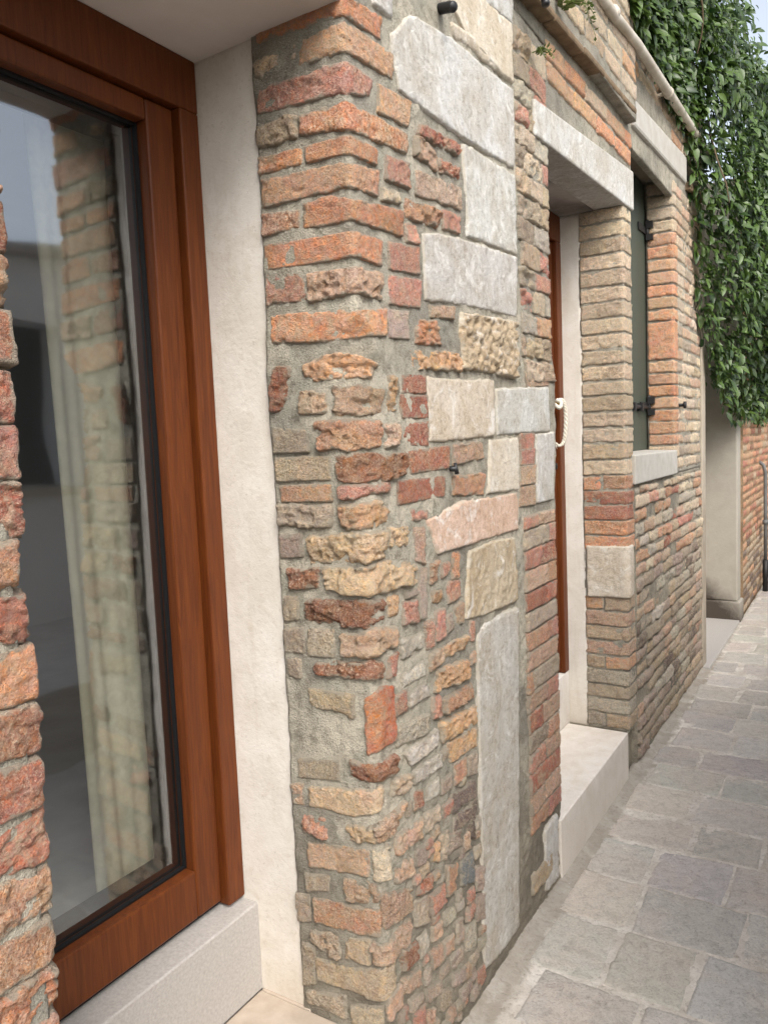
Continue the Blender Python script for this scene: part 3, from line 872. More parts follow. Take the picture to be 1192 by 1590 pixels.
("b","lg",1,[(0.327,0.349),(0.374,0.336)],[(0.33,0.322),(0.366,0.315)]),
("b","wh",1,[(0.139,0.368),(0.181,0.363)],[(0.143,0.319),(0.182,0.322)]),
("b","pt",1,[(0.196,0.298),(0.249,0.29)],[(0.197,0.259),(0.246,0.247)]),
("b","pt",1,[(0.261,0.283),(0.309,0.279)],[(0.259,0.247),(0.306,0.239)]),
("b","pt",1,[(0.208,0.355),(0.253,0.349)],[(0.206,0.32),(0.25,0.31)]),
("b","gp",1,[(0.292,0.226),(0.354,0.218)],[(0.289,0.194),(0.352,0.18)]),
("b","pt",1,[(0.069,0.312),(0.134,0.297)],[(0.067,0.283),(0.146,0.25)]),
("b","gt",1,[(0.167,0.228),(0.238,0.202)],[(0.172,0.193),(0.236,0.174)]),
("b","gt",1,[(0.236,0.17),(0.286,0.15)],[(0.237,0.124),(0.283,0.109)]),
("b","gp",1,[(0.093,0.246),(0.151,0.227)],[(0.098,0.219),(0.15,0.204)]),
("b","pt",1,[(0.167,0.168),(0.209,0.147)],[(0.169,0.139),(0.199,0.121)]),
("b","gp",1,[(0.453,0.382),(0.497,0.359)],[(0.448,0.318),(0.492,0.294)]),
("b","gp",1,[(0.447,0.305),(0.492,0.285)],[(0.443,0.236),(0.487,0.215)]),
("b","gp",1,[(0.333,0.299),(0.367,0.288)],[(0.329,0.242),(0.363,0.23)]),
("b","gp",1,[(0.297,0.539),(0.357,0.519)],[(0.294,0.496),(0.354,0.478)]),
("b","gp",1,[(0.143,0.574),(0.184,0.569)],[(0.14,0.537),(0.181,0.528)]),
("b","lg",1,[(0.376,0.257),(0.433,0.241)],[(0.371,0.19),(0.428,0.173)]),
("b","gp",1,[(0.306,0.175),(0.369,0.152)],[(0.303,0.143),(0.366,0.119)]),
("s","WH",1,[(0.177,2.345),(0.269,2.429),(0.461,2.458),(0.843,2.473)],[(0.196,2.247),(0.379,2.243),(0.498,2.242),(0.84,2.258)]),
("s","bg",1,[(0.443,2.545),(0.629,2.631),(0.85,2.653)],[(0.536,2.509),(0.71,2.489),(0.838,2.489)]),
("s","bg",2,[(0.464,2.496),(0.573,2.512),(0.731,2.484)],[(0.48,2.471),(0.609,2.482),(0.715,2.482)]),
("s","WH",0,[(0.114,2.424),(0.185,2.443)],[(0.111,2.385),(0.18,2.388)]),
("s","WH",0,[(0.683,2.679),(0.855,2.732)],[(0.679,2.636),(0.85,2.655)]),
("b","rd",2,[(0.291,2.208),(0.487,2.22)],[(0.282,2.18),(0.477,2.194)]),
("b","pt",2,[(0.27,2.174),(0.369,2.167)],[(0.26,2.133),(0.354,2.123)]),
("b","rd",2,[(0.376,2.155),(0.479,2.164)],[(0.37,2.126),(0.476,2.133)]),
("s","WH",1,[(0.506,2.228),(0.839,2.242)],[(0.522,2.01),(0.836,2.021)]),
("b","cp",1,[(0.265,2.099),(0.48,2.115)],[(0.261,2.048),(0.481,2.067)]),
("b","to",2,[(0.213,2.028),(0.367,2.032)],[(0.21,1.987),(0.361,1.998)]),
("b","pk",1,[(0.388,2.042),(0.484,2.049)],[(0.385,1.999),(0.472,2.008)]),
("b","pk",1,[(0.212,1.972),(0.266,1.978)],[(0.213,1.936),(0.26,1.942)]),
("s","WG",1,[(0.28,1.963),(0.359,1.981),(0.584,2.0),(0.835,2.012)],[(0.288,1.822),(0.432,1.833),(0.623,1.841),(0.824,1.844)]),
("b","pt",1,[(0.311,1.81),(0.431,1.822)],[(0.309,1.786),(0.429,1.796)]),
("b","oc",2,[(0.18,1.701),(0.422,1.712)],[(0.183,1.663),(0.418,1.671)]),
("s","hc",2,[(0.471,1.811),(0.621,1.82),(0.822,1.827)],[(0.438,1.678),(0.583,1.677),(0.783,1.672)]),
("s","bg",1,[(0.248,1.645),(0.414,1.646),(0.618,1.655)],[(0.252,1.5),(0.408,1.503),(0.619,1.508)]),
("s","WH",1,[(0.641,1.632),(0.803,1.64),(1.035,1.654)],[(0.641,1.508),(0.798,1.515),(1.056,1.515)]),
("b","rd",0,[(0.155,1.477),(0.35,1.485)],[(0.169,1.432),(0.345,1.436)]),
("b","rd",0,[(0.111,1.415),(0.326,1.413)],[(0.111,1.369),(0.325,1.371)]),
("b","pt",1,[(0.376,1.486),(0.53,1.49)],[(0.379,1.441),(0.554,1.452)]),
("b","to",1,[(0.382,1.409),(0.557,1.407)],[(0.385,1.368),(0.557,1.355)]),
("s","bg",1,[(0.587,1.494),(0.791,1.499)],[(0.582,1.357),(0.798,1.35)]),
("s","ps",1,[(0.241,1.316),(0.44,1.344),(0.792,1.341)],[(0.298,1.236),(0.455,1.236),(0.789,1.236)]),
("s","WH",1,[(0.934,1.506),(1.086,1.51)],[(0.954,1.299),(1.099,1.297)]),
("b","pk",0,[(0.81,1.51),(0.921,1.509)],[(0.809,1.468),(0.906,1.465)]),
("b","pk",0,[(0.809,1.463),(0.919,1.463)],[(0.811,1.421),(0.915,1.419)]),
("b","pt",0,[(0.811,1.414),(0.929,1.413)],[(0.816,1.363),(0.933,1.36)]),
("b","pt",0,[(0.816,1.353),(0.934,1.35)],[(0.815,1.301),(0.933,1.296)]),
("b","pk",1,[(0.175,1.349),(0.246,1.342)],[(0.178,1.327),(0.245,1.322)]),
("b","pt",1,[(0.857,1.692),(1.07,1.713)],[(0.867,1.65),(1.047,1.662)]),
("s","WH",0,[(0.953,0.246),(1.075,0.245)],[(0.946,0.044),(1.068,0.03)])]
for kind, cc, rg, t, b in DATA:
    if kind == 's':
        pr = .012 if cc == 'hc' else .004
        o = piece('stone_block', M['stone'], pier, SP, t, b, cc, 1 if rg < 2 else 2, pr, .005, .08, .004, jit=.03,
                  amp=.0018 if rg < 2 else (.0085 if cc == 'hc' else .0045), rr=.005, fscale=1.9 if cc == 'hc' else 1.0)
    else:
        o = piece('brick', M['brick'], pier, SP, t, b, cc, rg, (.003, .0038, .006)[rg], .0032, .05, grow=.006 if t[0][1] > 1.25 else .0048)
        if cc == 'OR': tag(o, 'bright orange brick set on end at the corner')
# strip of bricks beside the door
rnd = random.Random(11)
lowc = {'pk': 4, 'pt': 3, 'to': 1.5, 'gt': 1, 'rd': 1}
for (t, b, r_) in courses(rnd, .842, 1.105, .03, 1.27, .0635, .13, .27, .007, .003):
    zc, ac = (t[0][1] + b[0][1]) / 2, (t[0][0] + t[-1][0]) / 2
    if zc < .27 and ac > .935: continue
    if zc < .3: lowc = {'gt': 3, 'dk': 2, 'tn': 1}
    else: lowc = {'pk': 4, 'pt': 3, 'to': 1.5, 'gt': 1, 'rd': 1}
    piece('brick', M['brick'], pier, SP, t, b, pick(rnd, lowc), 1, .006, .005, .05)
upc = {'cr': 3, 'gt': 2.5, 'tn': 3, 'pk': 1.6, 'lg': 2, 'so': 1}
for (t, b, r_) in courses(rnd, .858, 1.11, 1.67, 2.68, .066, .09, .16, .008, .006):
    piece('brick', M['brick_soft'], pier, SP, t, b, pick(rnd, upc), 2 if rnd.random() < .5 else 1, .006, .005, .05)
# small rubble filling the worn foot of the pier
occ = np.zeros((140, 140), bool)
for kind, cc, rg, t, b in DATA:
    a0 = min(t[0][0], b[0][0]); a1 = max(t[-1][0], b[-1][0]); z0 = min(p[1] for p in b); z1 = max(p[1] for p in t)
    i0, i1 = int(max(0, a0 * 100)), int(min(139, a1 * 100)); j0, j1 = int(max(0, z0 * 100)), int(min(139, z1 * 100))
    if a1 > 0: occ[i0:i1 + 1, j0:j1 + 1] = True
rnd = random.Random(19)
for k in range(6000):
    a = rnd.uniform(.05, .47); z = rnd.uniform(.04, 1.0)
    w, h = (rnd.uniform(.025, .07), rnd.uniform(.025, .05)) if k < 2500 else (rnd.uniform(.014, .03), rnd.uniform(.014, .03))
    i0, i1, j0, j1 = int(a * 100), int((a + w) * 100), int(z * 100), int((z + h) * 100)
    if occ[i0:i1 + 1, j0:j1 + 1].any(): continue
    occ[i0:i1 + 1, j0:j1 + 1] = True
    j = lambda: rnd.uniform(-.004, .004)
    piece('brick', M['brick'], pier, SP, [(a + j(), z + h + j()), (a + w + j(), z + h + j())], [(a + j(), z + j()), (a + w + j(), z + j())],
          pick(rnd, {'pt': 2, 'gt': 2, 'gp': 3, 'pk': 2, 'tn': 1, 'lg': 1}), 1, .005, .0045, .04)

# -------- left pier, near side of the window
SF = flat_x(0.0)
lp = mortar_sheet('window_pier', M['mortar'], house, SF, .1, .528, .0, 2.70, .006, .004, .03, 8)
tag(lp, 'brick pier on the near side of the brown framed window')
rnd = random.Random(23)
zz = .02
k = 0
while zz < 2.66:
    p = .0655 * rnd.uniform(.95, 1.05)
    ye = (.541 if zz < 1.55 else .551) + rnd.uniform(-.007, .006)
    if rnd.random() < .5:
        yb = ye - rnd.uniform(.22, .25)
    else:
        yb = ye - rnd.uniform(.11, .125)
    for (s0, s1) in ((yb, ye), (yb - .26, yb - .012)):
        s0 = max(s0, .11)
        if s1 - s0 < .03: continue
        j = lambda: rnd.uniform(-.003, .003)
        cc = pick(rnd, {'pk': 3, 'rd': 2, 'to': 3, 'or': 2, 'br': 1}) if zz < 1.8 else pick(rnd, {'so': 3, 'or': 2, 'pk': 2})
        piece('brick', M['brick'], lp, SF, [(s0, zz + p - .011 + j()), (s1, zz + p - .011 + j())], [(s0, zz + j()), (s1 + j(), zz + j())], cc,
              2 if rnd.random() < .6 else 1, .006, .003, .06)
    zz += p

# -------- far jamb of the door and the wall below the shuttered window
S2 = corner_sheet(3.30, 0.0, None, .010)
jamb = mortar_sheet('door_jamb', M['mortar'], house, S2, -.185, .125, .20, 2.44, .009, .003, .03, 31)
tag(jamb, 'narrow brick pier between the door and the green shutter')
rnd = random.Random(29)
zz = .215
while zz < 2.42:
    p = .0655 * rnd.uniform(.94, 1.06)
    if zz > .78 and zz < 1.0:
        if zz + p < 1.02: zz += p; continue
    up = zz > 1.30
    j = lambda: rnd.uniform(-.003, .003)
    w = {'be': 4, 'cr': 2, 'tn': 1.5, 'bo': 1.5} if up else ({'to': 3, 'or': 2, 'rd': 1.5} if zz > 1.0 else {'pt': 2, 'pk': 2, 'tn': 2, 'to': 1})
    if zz < .42: w = {'tn': 2, 'lg': 2, 'gt': 2}
    hh = min(zz + p - .010, 2.43)
    spl = -.10 if (not up and rnd.random() < .35) else None
    segs = [(-.18, .115)] if spl is None else [(-.18, spl - .005), (spl + .005, .115)]
    for s0, s1 in segs:
        piece('brick', M['brick_soft'] if up else M['brick'], jamb, S2, [(s0, hh + j()), (0, hh + j()), (s1, hh + j())] if s1 > 0 else [(s0, hh + j()), (s1, hh + j())],
              [(s0, zz + j()), (0, zz + j()), (s1, zz + j())] if s1 > 0 else [(s0, zz + j()), (s1, zz + j())],
              pick(rnd, w), 1, .0045, .0055, .05)
    zz += p
o = piece('stone_block', M['stone'], jamb, S2, [(-.17, 1.015), (0, 1.018), (.06, 1.018)], [(-.17, .795), (0, .797), (.06, .80)], 'bg', 1, .014, .006, .07, .004, jit=.02, amp=.002)
tag(o, 'pale stone block built into the brick door pier')

lower = mortar_sheet('lower_wall', M['mortar_damp'], house, SF, 3.43, 5.045, .0, 1.275, .014, .006, .03, 37)
tag(lower, 'worn brick wall below the shuttered window')
rnd = random.Random(41)
for (t, b, r_) in courses(rnd, 3.435, 5.04, .03, 1.27, .064, .12, .25, .012, .006, -.004):
    zc = (t[0][1] + b[0][1]) / 2
    w = {'rd': 1.5, 'to': 3, 'pk': 1, 'cr': 2, 'pt': 2, 'lg': 1.5, 'tn': 1.5} if zc > .85 else {'gt': 4, 'pt': 2, 'gp': 2.5, 'lg': 2, 'dk': 1.5, 'tn': 2}
    if r_ < 2: w = {'gt': 3, 'gp': 2, 'tn': 1}
    if rnd.random() < .04: continue
    piece('brick', M['brick_soft'] if zc < .85 else M['brick'], lower, SF, t, b, pick(rnd, w), 2 if rnd.random() < .6 else 1, .007 + rnd.uniform(-.004, .008), .010, .05, edge=.008)
# the thin front of the pier below the sill level joins the jamb
low2 = mortar_sheet('lower_wall', M['mortar_damp'], house, S2, .128, .14, .20, 1.27, .006, .002, .03, 38)
tag(low2, 'mortar joint between the door pier and the lower wall')

S3 = corner_sheet(4.29, 0.0, None, .010)
wj = mortar_sheet('window_jamb', M['mortar'], house, S3, -.135, .755, 1.275, 2.82, .012, .004, .03, 43)
tag(wj, 'brick pier on the far side of the green shutter')
rnd = random.Random(47)
zz = 1.30
while zz < 2.78:
    p = (.064 if not (1.83 < zz < 1.9) else .20) * rnd.uniform(.94, 1.06)
    j = lambda: rnd.uniform(-.003, .003)
    hh = min(zz + p - .010, 2.79)
    w = {'to': 3, 'or': 2, 'so': 2, 'rd': 1} if 1.4 < zz < 2.5 else {'cr': 2, 'be': 2, 'so': 1}
    e = rnd.uniform(.06, .09)
    piece('brick', M['brick'], wj, S3, [(-.128, hh + j()), (0, hh + j()), (e, hh + j())], [(-.128, zz + j()), (0, zz + j()), (e, zz + j())], pick(rnd, w), 1, .007, .007, .05)
    a = e + .012
    while a < .74:
        L = rnd.uniform(.12, .24); a1 = min(a + L, .75)
        if a1 - a > .04:
            z0, z1 = (zz, hh) if hh - zz < .1 else (zz, zz + .055)
            piece('brick', M['brick_soft'], wj, S3, [(a, z1 + j()), (a1 - .012, z1 + j())], [(a, z0 + j()), (a1 - .012, z0 + j())],
                  pick(rnd, {'cr': 2, 'gt': 2, 'tn': 2, 'pt': 2, 'be': 2}), 2 if rnd.random() < .5 else 1, .006, .010, .05)
            if hh - zz > .1:
                for q in (1, 2):
                    piece('brick', M['brick_soft'], wj, S3, [(a, zz + .065 * q + .055), (a1 - .012, zz + .065 * q + .055)], [(a, zz + .065 * q), (a1 - .012, zz + .065 * q)],
                          pick(rnd, {'cr': 2, 'gt': 2, 'tn': 2, 'pt': 2}), 1, .006, .010, .05)
        a = a1
    zz += p

# -------- wall above door and shutter
upper = mortar_sheet('upper_wall', M['mortar'], house, SF, 1.295, 5.045, 2.705, 3.6, .016, .005, .03, 53)
tag(upper, 'brick wall above the door and the shuttered window')
band = mortar_sheet('door_head', M['mortar'], house, SF, 2.405, 3.44, 2.452, 2.704, .010, .004, .03, 54)
tag(band, 'orange bricks between the door lintel and the ledge')
rnd = random.Random(59)
for (t, b, r_) in courses(rnd, 2.41, 3.435, 2.60, 2.745, .07, .2, .27, .011, .004, .02):
    piece('brick', M['brick'], band, SF, t, b, pick(rnd, {'so': 3, 'or': 3, 'be': 2, 'oc': 1}), 1, .007, .008, .05)
for (t, b, r_) in courses(rnd, 3.395, 5.03, 2.895, 3.55, .07, .19, .27, .011, .004, .02):
    zc = (t[0][1] + b[0][1]) / 2; ac = (t[0][0] + t[-1][0]) / 2
    if 3.42 < ac < 4.68 and zc < 3.0: continue
    piece('brick', M['brick_soft'], upper, SF, t, b, pick(rnd, {'be': 4, 'cr': 3, 'tn': 2, 'bo': 1.5}), 1, .006, .012, .05)
SO = flat_x(.040)
over = mortar_sheet('upper_wall', M['mortar'], house, SO, 1.295, 3.385, 2.775, 3.6, .016, .004, .07, 55)
tag(over, 'beige brickwork standing out above the ledge over the door')
for (t, b, r_) in courses(rnd, 1.30, 3.383, 2.778, 3.55, .07, .19, .27, .011, .004, .035):
    piece('brick', M['brick_soft'], over, SO, t, b, pick(rnd, {'be': 4, 'cr': 4, 'tn': 2, 'bo': 1}), 1, .004, .010, .05)

# door lintel
def lint(name, mat, q, xa, xb, bev=.006, label=None):
    """q = (y0,zlow0,ztop0, y1,zlow1,ztop1)"""
    y0, a0, b0, y1, a1, b1 = q
    m = MB()
    m.hexa([(xa, y0, a0), (xb, y0, a0), (xb, y1, a1), (xa, y1, a1), (xa, y0, b0), (xb, y0, b0), (xb, y1, b1), (xa, y1, b1)])
    o = m.build(name, mat, house, bev)
    o.color = col4('WH')
    if label: tag(o, label)
    return o
lint('lintel', M['stone'], (2.283, 2.395, 2.50, 3.443, 2.437, 2.598), -.12, .012, .006, 'weathered pale stone lintel over the glazed door')
so = MB(); so.box(-.50, -.121, 2.37, 3.44, 2.43, 2.60)
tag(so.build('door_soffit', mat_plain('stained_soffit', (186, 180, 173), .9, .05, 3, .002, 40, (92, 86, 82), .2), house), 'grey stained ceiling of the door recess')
lint('lintel', M['whitestone'], (3.455, 2.79, 2.905, 4.60, 2.84, 2.985), -.30, .015, .012, 'white painted lintel above the green shutter')
# the ledge: a string course standing out over the door
lg = empty('ledge', (0, 2.2, 2.76), house)
rnd = random.Random(61)
yy = 2.13
while yy < 3.36:
    L = min(rnd.uniform(.22, .30), 3.385 - yy)
    zl = 2.742 + (yy - 2.13) * .045
    m = MB(); e = rnd.uniform(-.004, .004)
    m.hexa([(-.05, yy, zl), (.046 + e, yy, zl), (.046 + e, yy + L - .006, zl + .011), (-.05, yy + L - .006, zl + .011),
            (-.05, yy, zl + .026), (.046 + e, yy, zl + .026), (.046 + e, yy + L - .006, zl + .037), (-.05, yy + L - .006, zl + .037)])
    m.build('ledge_brick', M['ledge'], lg, .008)
    yy += L
m = MB(); m.hexa([(-.05, 4.62, 2.815), (.03, 4.62, 2.815), (.03, 5.03, 2.84), (-.05, 5.03, 2.84), (-.05, 4.62, 2.86), (.03, 4.62, 2.86), (.03, 5.03, 2.885), (-.05, 5.03, 2.885)])
m.build('small_ledge', M['ledge'], house, .006)

# -------- plaster reveals
def slab(name, mat, a, label=None, bev=.004, parent=None):
    m = MB(); m.box(*a)
    o = m.build(name, mat, parent or house, bev)
    if label: tag(o, label)
    return o
def plaster_jamb(name, y, xa, xb, z0, z1, seed, label, wav=.0012):
    """a plastered strip in a reveal; its outer edge against the bricks is hand-finished"""
    nz, nx = int((z1 - z0) / .012), int((xb - xa) / .012)
    Z = np.linspace(z0, z1, nz + 1)
    ed = xb + wav * fbm(Z * 9, Z * 0, 0, seed, 3) + .0012 * fbm(Z * 60, Z * 0, 3, seed + 1, 2)
    U = np.linspace(0, 1, nx + 1)
    X = xa + (ed - xa)[None, :] * U[:, None]
    ZZ = np.broadcast_to(Z, X.shape)
    h = .0016 * fbm(X * 9, ZZ * 6, 2.0, seed + 2, 3)
    fall = np.clip((1 - U) / .10, 0, 1)[:, None] ** .5
    Y = y + h - 0 * fall
    V = np.stack([X, Y, ZZ], -1).reshape(-1, 3)
    idx = np.arange(len(V)).reshape(nx + 1, nz + 1)
    F = np.stack([idx[:-1, :-1], idx[1:, :-1], idx[1:, 1:], idx[:-1, 1:]], -1).reshape(-1, 4)
    ring = np.concatenate([idx[:, 0], idx[-1, 1:], idx[-2::-1, -1], idx[0, -2:0:-1]])
    nb = len(V)
    bk = V[ring].copy(); bk[:, 1] = y + .045
    V = np.concatenate([V, bk])
    k = np.arange(len(ring)); k2 = (k + 1) % len(ring)
    S = np.stack([ring[k], nb + k, nb + k2, ring[k2]], -1)
    cen = V.mean(0); cen[2] = z0
    o = link_mesh(name, np_mesh(name, V - cen, [F, S, nb + k[::-1]]), M['plaster'], house, cen)
    return tag(o, label)
plaster_jamb('plaster_reveal', 1.2965, -.50, -.205, .2, 2.345, 3, 'white plaster strip between the brown window frame and the bricks')
m = MB(); m.box(-.50, -.004, .30, 1.287, 2.342, 2.449); m.box(-.50, -.212, 1.287, 1.32, 2.342, 2.449)
tag(m.build('plaster_soffit', M['soffit'], house), 'plastered ceiling of the window recess')
plaster_jamb('plaster_reveal', 3.30, -.50, -.180, .2, 2.43, 5, 'white plaster strip between the door frame and the bricks', .003)
m = MB(); m.box(-.45, -.03, .50, .515, .2, 2.34)
m.build('plaster_reveal', M['plaster'], house)
m = MB(); m.box(-.45, -.03, 2.375, 2.40, .2, 2.43)
m.build('plaster_reveal', M['plaster'], house)

# -------- the brown French window and the glazed door
def french_window(name, label, y0, y1, z0, z1, xf, handle=False, glass_x=None):
    w = empty(name, (xf, (y0 + y1) / 2, z0), house)
    tag(w, label)
    fr = MB()
    fw, fd = .055, .07
    fr.box(xf - fd, xf, y0, y0 + fw, z0, z1 - .11); fr.box(xf - fd, xf, y1 - fw, y1, z0, z1 - .11)
    fr.box(xf - fd, xf, y0, y1, z1 - .11, z1)
    fr.build('outer_frame', M['wood'], w, .004)
    st, xs = .075, xf - .018
    a0, a1, b0, b1 = y0 + fw + .004, y1 - fw - .004, z0 + .012, z1 - .11 - .004
    s = MB()
    s.box(xs - .075, xs, a0, a0 + st, b0, b1); s.box(xs - .075, xs, a1 - st, a1, b0, b1)
    s.box(xs - .06, xs, a0 + st, a1 - st, b1 - .044, b1)
    s.box(xs - .06, xs, a0 + st, a1 - st, b0, b0 + .112)
    s.build('sash', M['wood'], w, .005)
    # glazing bead, gasket, panes
    xg = xs - .038
    gy0, gy1, gz0, gz1 = a0 + st, a1 - st, b0 + .112, b1 - .044
    k = MB()
    for x0, x1, th in ((xg, xg + .010, .005),):
        k.box(x0, x1, gy0, gy0 + th, gz0, gz1); k.box(x0, x1, gy1 - th, gy1, gz0, gz1)
        k.box(x0, x1, gy0 + th, gy1 - th, gz0, gz0 + th); k.box(x0, x1, gy0 + th, gy1 - th, gz1 - th, gz1)
    k.build('gasket', M['gasket'], w)
    p = MB(); p.box(xg - .007, xg - .001, gy0 - .01, gy1 + .01, gz0 - .01, gz1 + .01)
    p.build('glass_pane', M['glass'], w)
    # dark spacer frame behind the glass
    q = MB()
    for e in (0,):
        q.box(xg - .06, xg - .009, gy0 - .012, gy0 + .012, gz0, gz1); q.box(xg - .06, xg - .009, gy1 - .030, gy1 + .012, gz0, gz1)
        q.box(xg - .06, xg - .009, gy0 + .012, gy1 - .030, gz0, gz0 + .02); q.box(xg - .06, xg - .009, gy0 + .012, gy1 - .030, gz1 - .03, gz1)
    q.build('inner_seal', M['gasket'], w)
    m = MB(); m.box(xf - .09, xf - .03, y0 + fw, y1 - fw, z0 + .001, z0 + .011)
    m.build('bottom_track', M['gasket'], w)
    if handle:
        h = MB()
        hy, hz = a1 - st * .45, 1.63
        h.tube([(xs, hy, hz), (xs + .045, hy, hz)], .009, 10)
        h.tube([(xs + .045, hy + .008, hz), (xs + .05, hy - .03, hz + .004), (xs + .045, hy - .085, hz + .008), (xs + .04, hy - .105, hz + .004)], [.009, .0095, .009, .006], 10)
        h.tube([(xs - .002, hy, hz - .045), (xs + .004, hy, hz - .045)], .02, 14)
        h.tube([(xs - .002, hy, hz), (xs + .005, hy, hz)], .022, 14)
        h.build('handle', M['brass'], w)
        h = MB(); h.tube([(xs, hy, hz - .26), (xs + .012, hy, hz - .26)], .014, 12); h.build('lock_cylinder', M['iron'], w)
    return w
french_window('french_window', 'tall brown wood window with a wide clear pane', .50, 1.2955, .436, 2.342, -.395)
french_window('glazed_door', 'brown wood door with rope tied to its handle, set deep beside the pier', 2.40, 3.298, .448, 2.43, -.262, True)

# -------- sills, thresholds, steps
sl = MB(); sl.box(-.48, -.357, .50, 1.2985, .21, .428)
tag(sl.build('window_sill', M['sill'], house, .004), 'grey stone sill under the brown framed window')
sl = MB(); sl.box(-.355, -.002, .53, 1.288, .17, .214); sl.box(-.355, -.21, 1.288, 1.2985, .17, .214)
tag(sl.build('threshold', M['slab'], house, .004), 'pale stone slab at the foot of the window recess')
st = MB(); st.box(-.262, .004, 2.392, 3.265, -.02, .214)
tag(st.build('door_step', M['step'], house, .004), 'smooth white stone step below the door')
st = MB(); st.box(-.46, -.264, 2.40, 3.297, .20, .446)
tag(st.build('door_riser', M['step'], house, .003), 'pale stone riser under the brown door')
sl = MB(); sl.hexa([(-.30, 3.425, 1.276), (.02, 3.385, 1.276), (.02, 4.262, 1.276), (-.30, 4.285, 1.276), (-.30, 3.425, 1.412), (.02, 3.385, 1.405), (.02, 4.262, 1.400), (-.30, 4.285, 1.412)])
tag(sl.build('window_sill', M['whitestone'], house, .006), 'white block sill under the green shutter')

# -------- green shutter
sh = empty('shutter', (-.14, 3.86, 1.41), house)
tag(sh, 'closed dark green metal shutter with black hinges')
m = MB(); m.box(-.165, -.14, 3.43, 3.845, 1.408, 2.787); m.build('shutter_panel', M['shutter'], sh, .003)
m = MB(); m.box(-.165, -.14, 3.852, 4.285, 1.408, 2.787); m.build('shutter_panel', M['shutter'], sh, .003)
for zc in (2.55, 1.64):
    m = MB()
    m.tube([(-.125, 4.275, zc - .055), (-.125, 4.275, zc + .055)], .010, 10)
    m.box(-.139, -.131, 4.13, 4.27, zc - .018, zc + .018)
    m.box(-.13, -.095, 4.262, 4.286, zc - .05, zc - .02); m.box(-.13, -.095, 4.262, 4.286, zc + .01, zc + .045)
    m.build('hinge', M['iron'], sh)
m = MB()
m.tube([(-.128, 3.78, 1.63), (-.128, 4.24, 1.63)], .011, 10)
for yy in (3.84, 3.93, 4.08): m.box(-.139, -.112, yy, yy + .03, 1.61, 1.65)
m.build('bolt', M['iron'], sh)

# -------- room behind the window
r = MB()
r.box(-3.6, -.5, -1.4, 5.0, .36, .44)
r.build('interior_floor', M['roomfloor'], house)
r = MB()
r.box(-3.7, -3.6, -1.5, -1.1, .36, 3.0); r.box(-3.7, -3.6, 1.4, 5.0, .36, 3.0); r.box(-3.7, -3.6, -1.1, 1.4, .36, .7); r.box(-3.7, -3.6, -1.1, 1.4, 2.75, 3.0); r.box(-3.6, -.5, -1.5, -1.4, .44, 2.9); r.box(-3.6, -.5, 4.95, 5.04, .44, 2.9); r.box(-3.6, -.5, -1.5, 5.0, 2.9, 3.0)  # unseen opening in the back wall, added to let sky light into the room
r.build('interior_wall', M['room'], house)

# curtain: hangs inside the window
nz, ny = 50, 60
Yc = np.linspace(0, 1, ny + 1); Zc = np.linspace(0, 1, nz + 1)
YY, ZZ = np.meshgrid(Yc, Zc, indexing='ij')
left = .985 + .035 * ZZ ** .8
y_ = left + (1.30 - left) * YY
x_ = -.575 + .016 * np.sin(YY * 13 + 1.2 * np.sin(ZZ * 3)) * (.3 + .7 * (1 - ZZ)) + .004 * np.sin(YY * 37)
V = np.stack([x_, y_, 2.30 - ZZ * 1.82], -1).reshape(-1, 3)
idx = np.arange(len(V)).reshape(ny + 1, nz + 1)
F = np.stack([idx[:-1, :-1], idx[1:, :-1], idx[1:, 1:], idx[:-1, 1:]], -1).reshape(-1, 4)
cu = link_mesh('curtain', np_mesh('curtain', V - np.array([-.575, 1.15, .48]), [F]), M['curtain'], None, (-.575, 1.15, .48))
md = cu.modifiers.new('thick', 'SOLIDIFY'); md.thickness = .002
tag(cu, 'plain beige curtain hanging behind the glass of the brown window', 'curtain')

# ==================================================================== things on the house
# rope on the door handle
m = MB()
hy, hz, xs = 3.17, 1.63, -.235
pts = [(xs, hy - .05, hz + .01), (xs + .02, hy - .045, hz + .02), (xs + .03, hy - .03, hz - .01), (xs + .032, hy - .025, hz - .06), (xs + .03, hy - .03, hz - .12), (xs + .022, hy - .035, hz - .16),
       (xs + .006, hy - .05, hz - .172), (xs - .0, hy - .075, hz - .16)]
def spline(p, k=10):
    p = [Vector(q) for q in p]; o = []
    for i in range(len(p) - 1):
        a_, b_, c_, d_ = p[max(i - 1, 0)], p[i], p[i + 1], p[min(i + 2, len(p) - 1)]
        for j_ in range(k):
            t = j_ / k
            o.append(.5 * ((2 * b_) + (c_ - a_) * t + (2 * a_ - 5 * b_ + 4 * c_ - d_) * t * t + (3 * b_ - a_ - 3 * c_ + d_) * t ** 3))
    return o + [p[-1]]
cl = spline(pts, 12)
for ph in (0, 2.09, 4.19):
    sp = []
    for i, q in enumerate(cl):
        t = (cl[min(i + 1, len(cl) - 1)] - cl[max(i - 1, 0)]).normalized(); u_ = t.orthogonal().normalized(); w_ = t.cross(u_)
        an = ph + i * .55
        sp.append(q + (Vector((1, 0, 0)) * math.cos(an) + Vector((0, 1, 0)) * math.sin(an)) * .0048)
    m.tube(sp, .0050, 7)
for k in range(9):
    e = cl[-1] + Vector((rnd.uniform(-.006, .006), rnd.uniform(-.006, .006), 0))
    m.tube([e, e + Vector((rnd.uniform(-.008, .012), rnd.uniform(-.02, .0), rnd.uniform(-.025, -.008)))], [.0022, .0008], 5)
m.tube(spline([(xs + .0, hy - .09, hz + .005), (xs + .026, hy - .085, hz - .016), (xs + .028, hy - .07, hz + .006), (xs + .008, hy - .068, hz + .018)], 6), .008, 8)
rp = m.build('rope', M['rope'], None)
tag(rp, 'short white rope knotted round the handle of the brown door', 'rope')

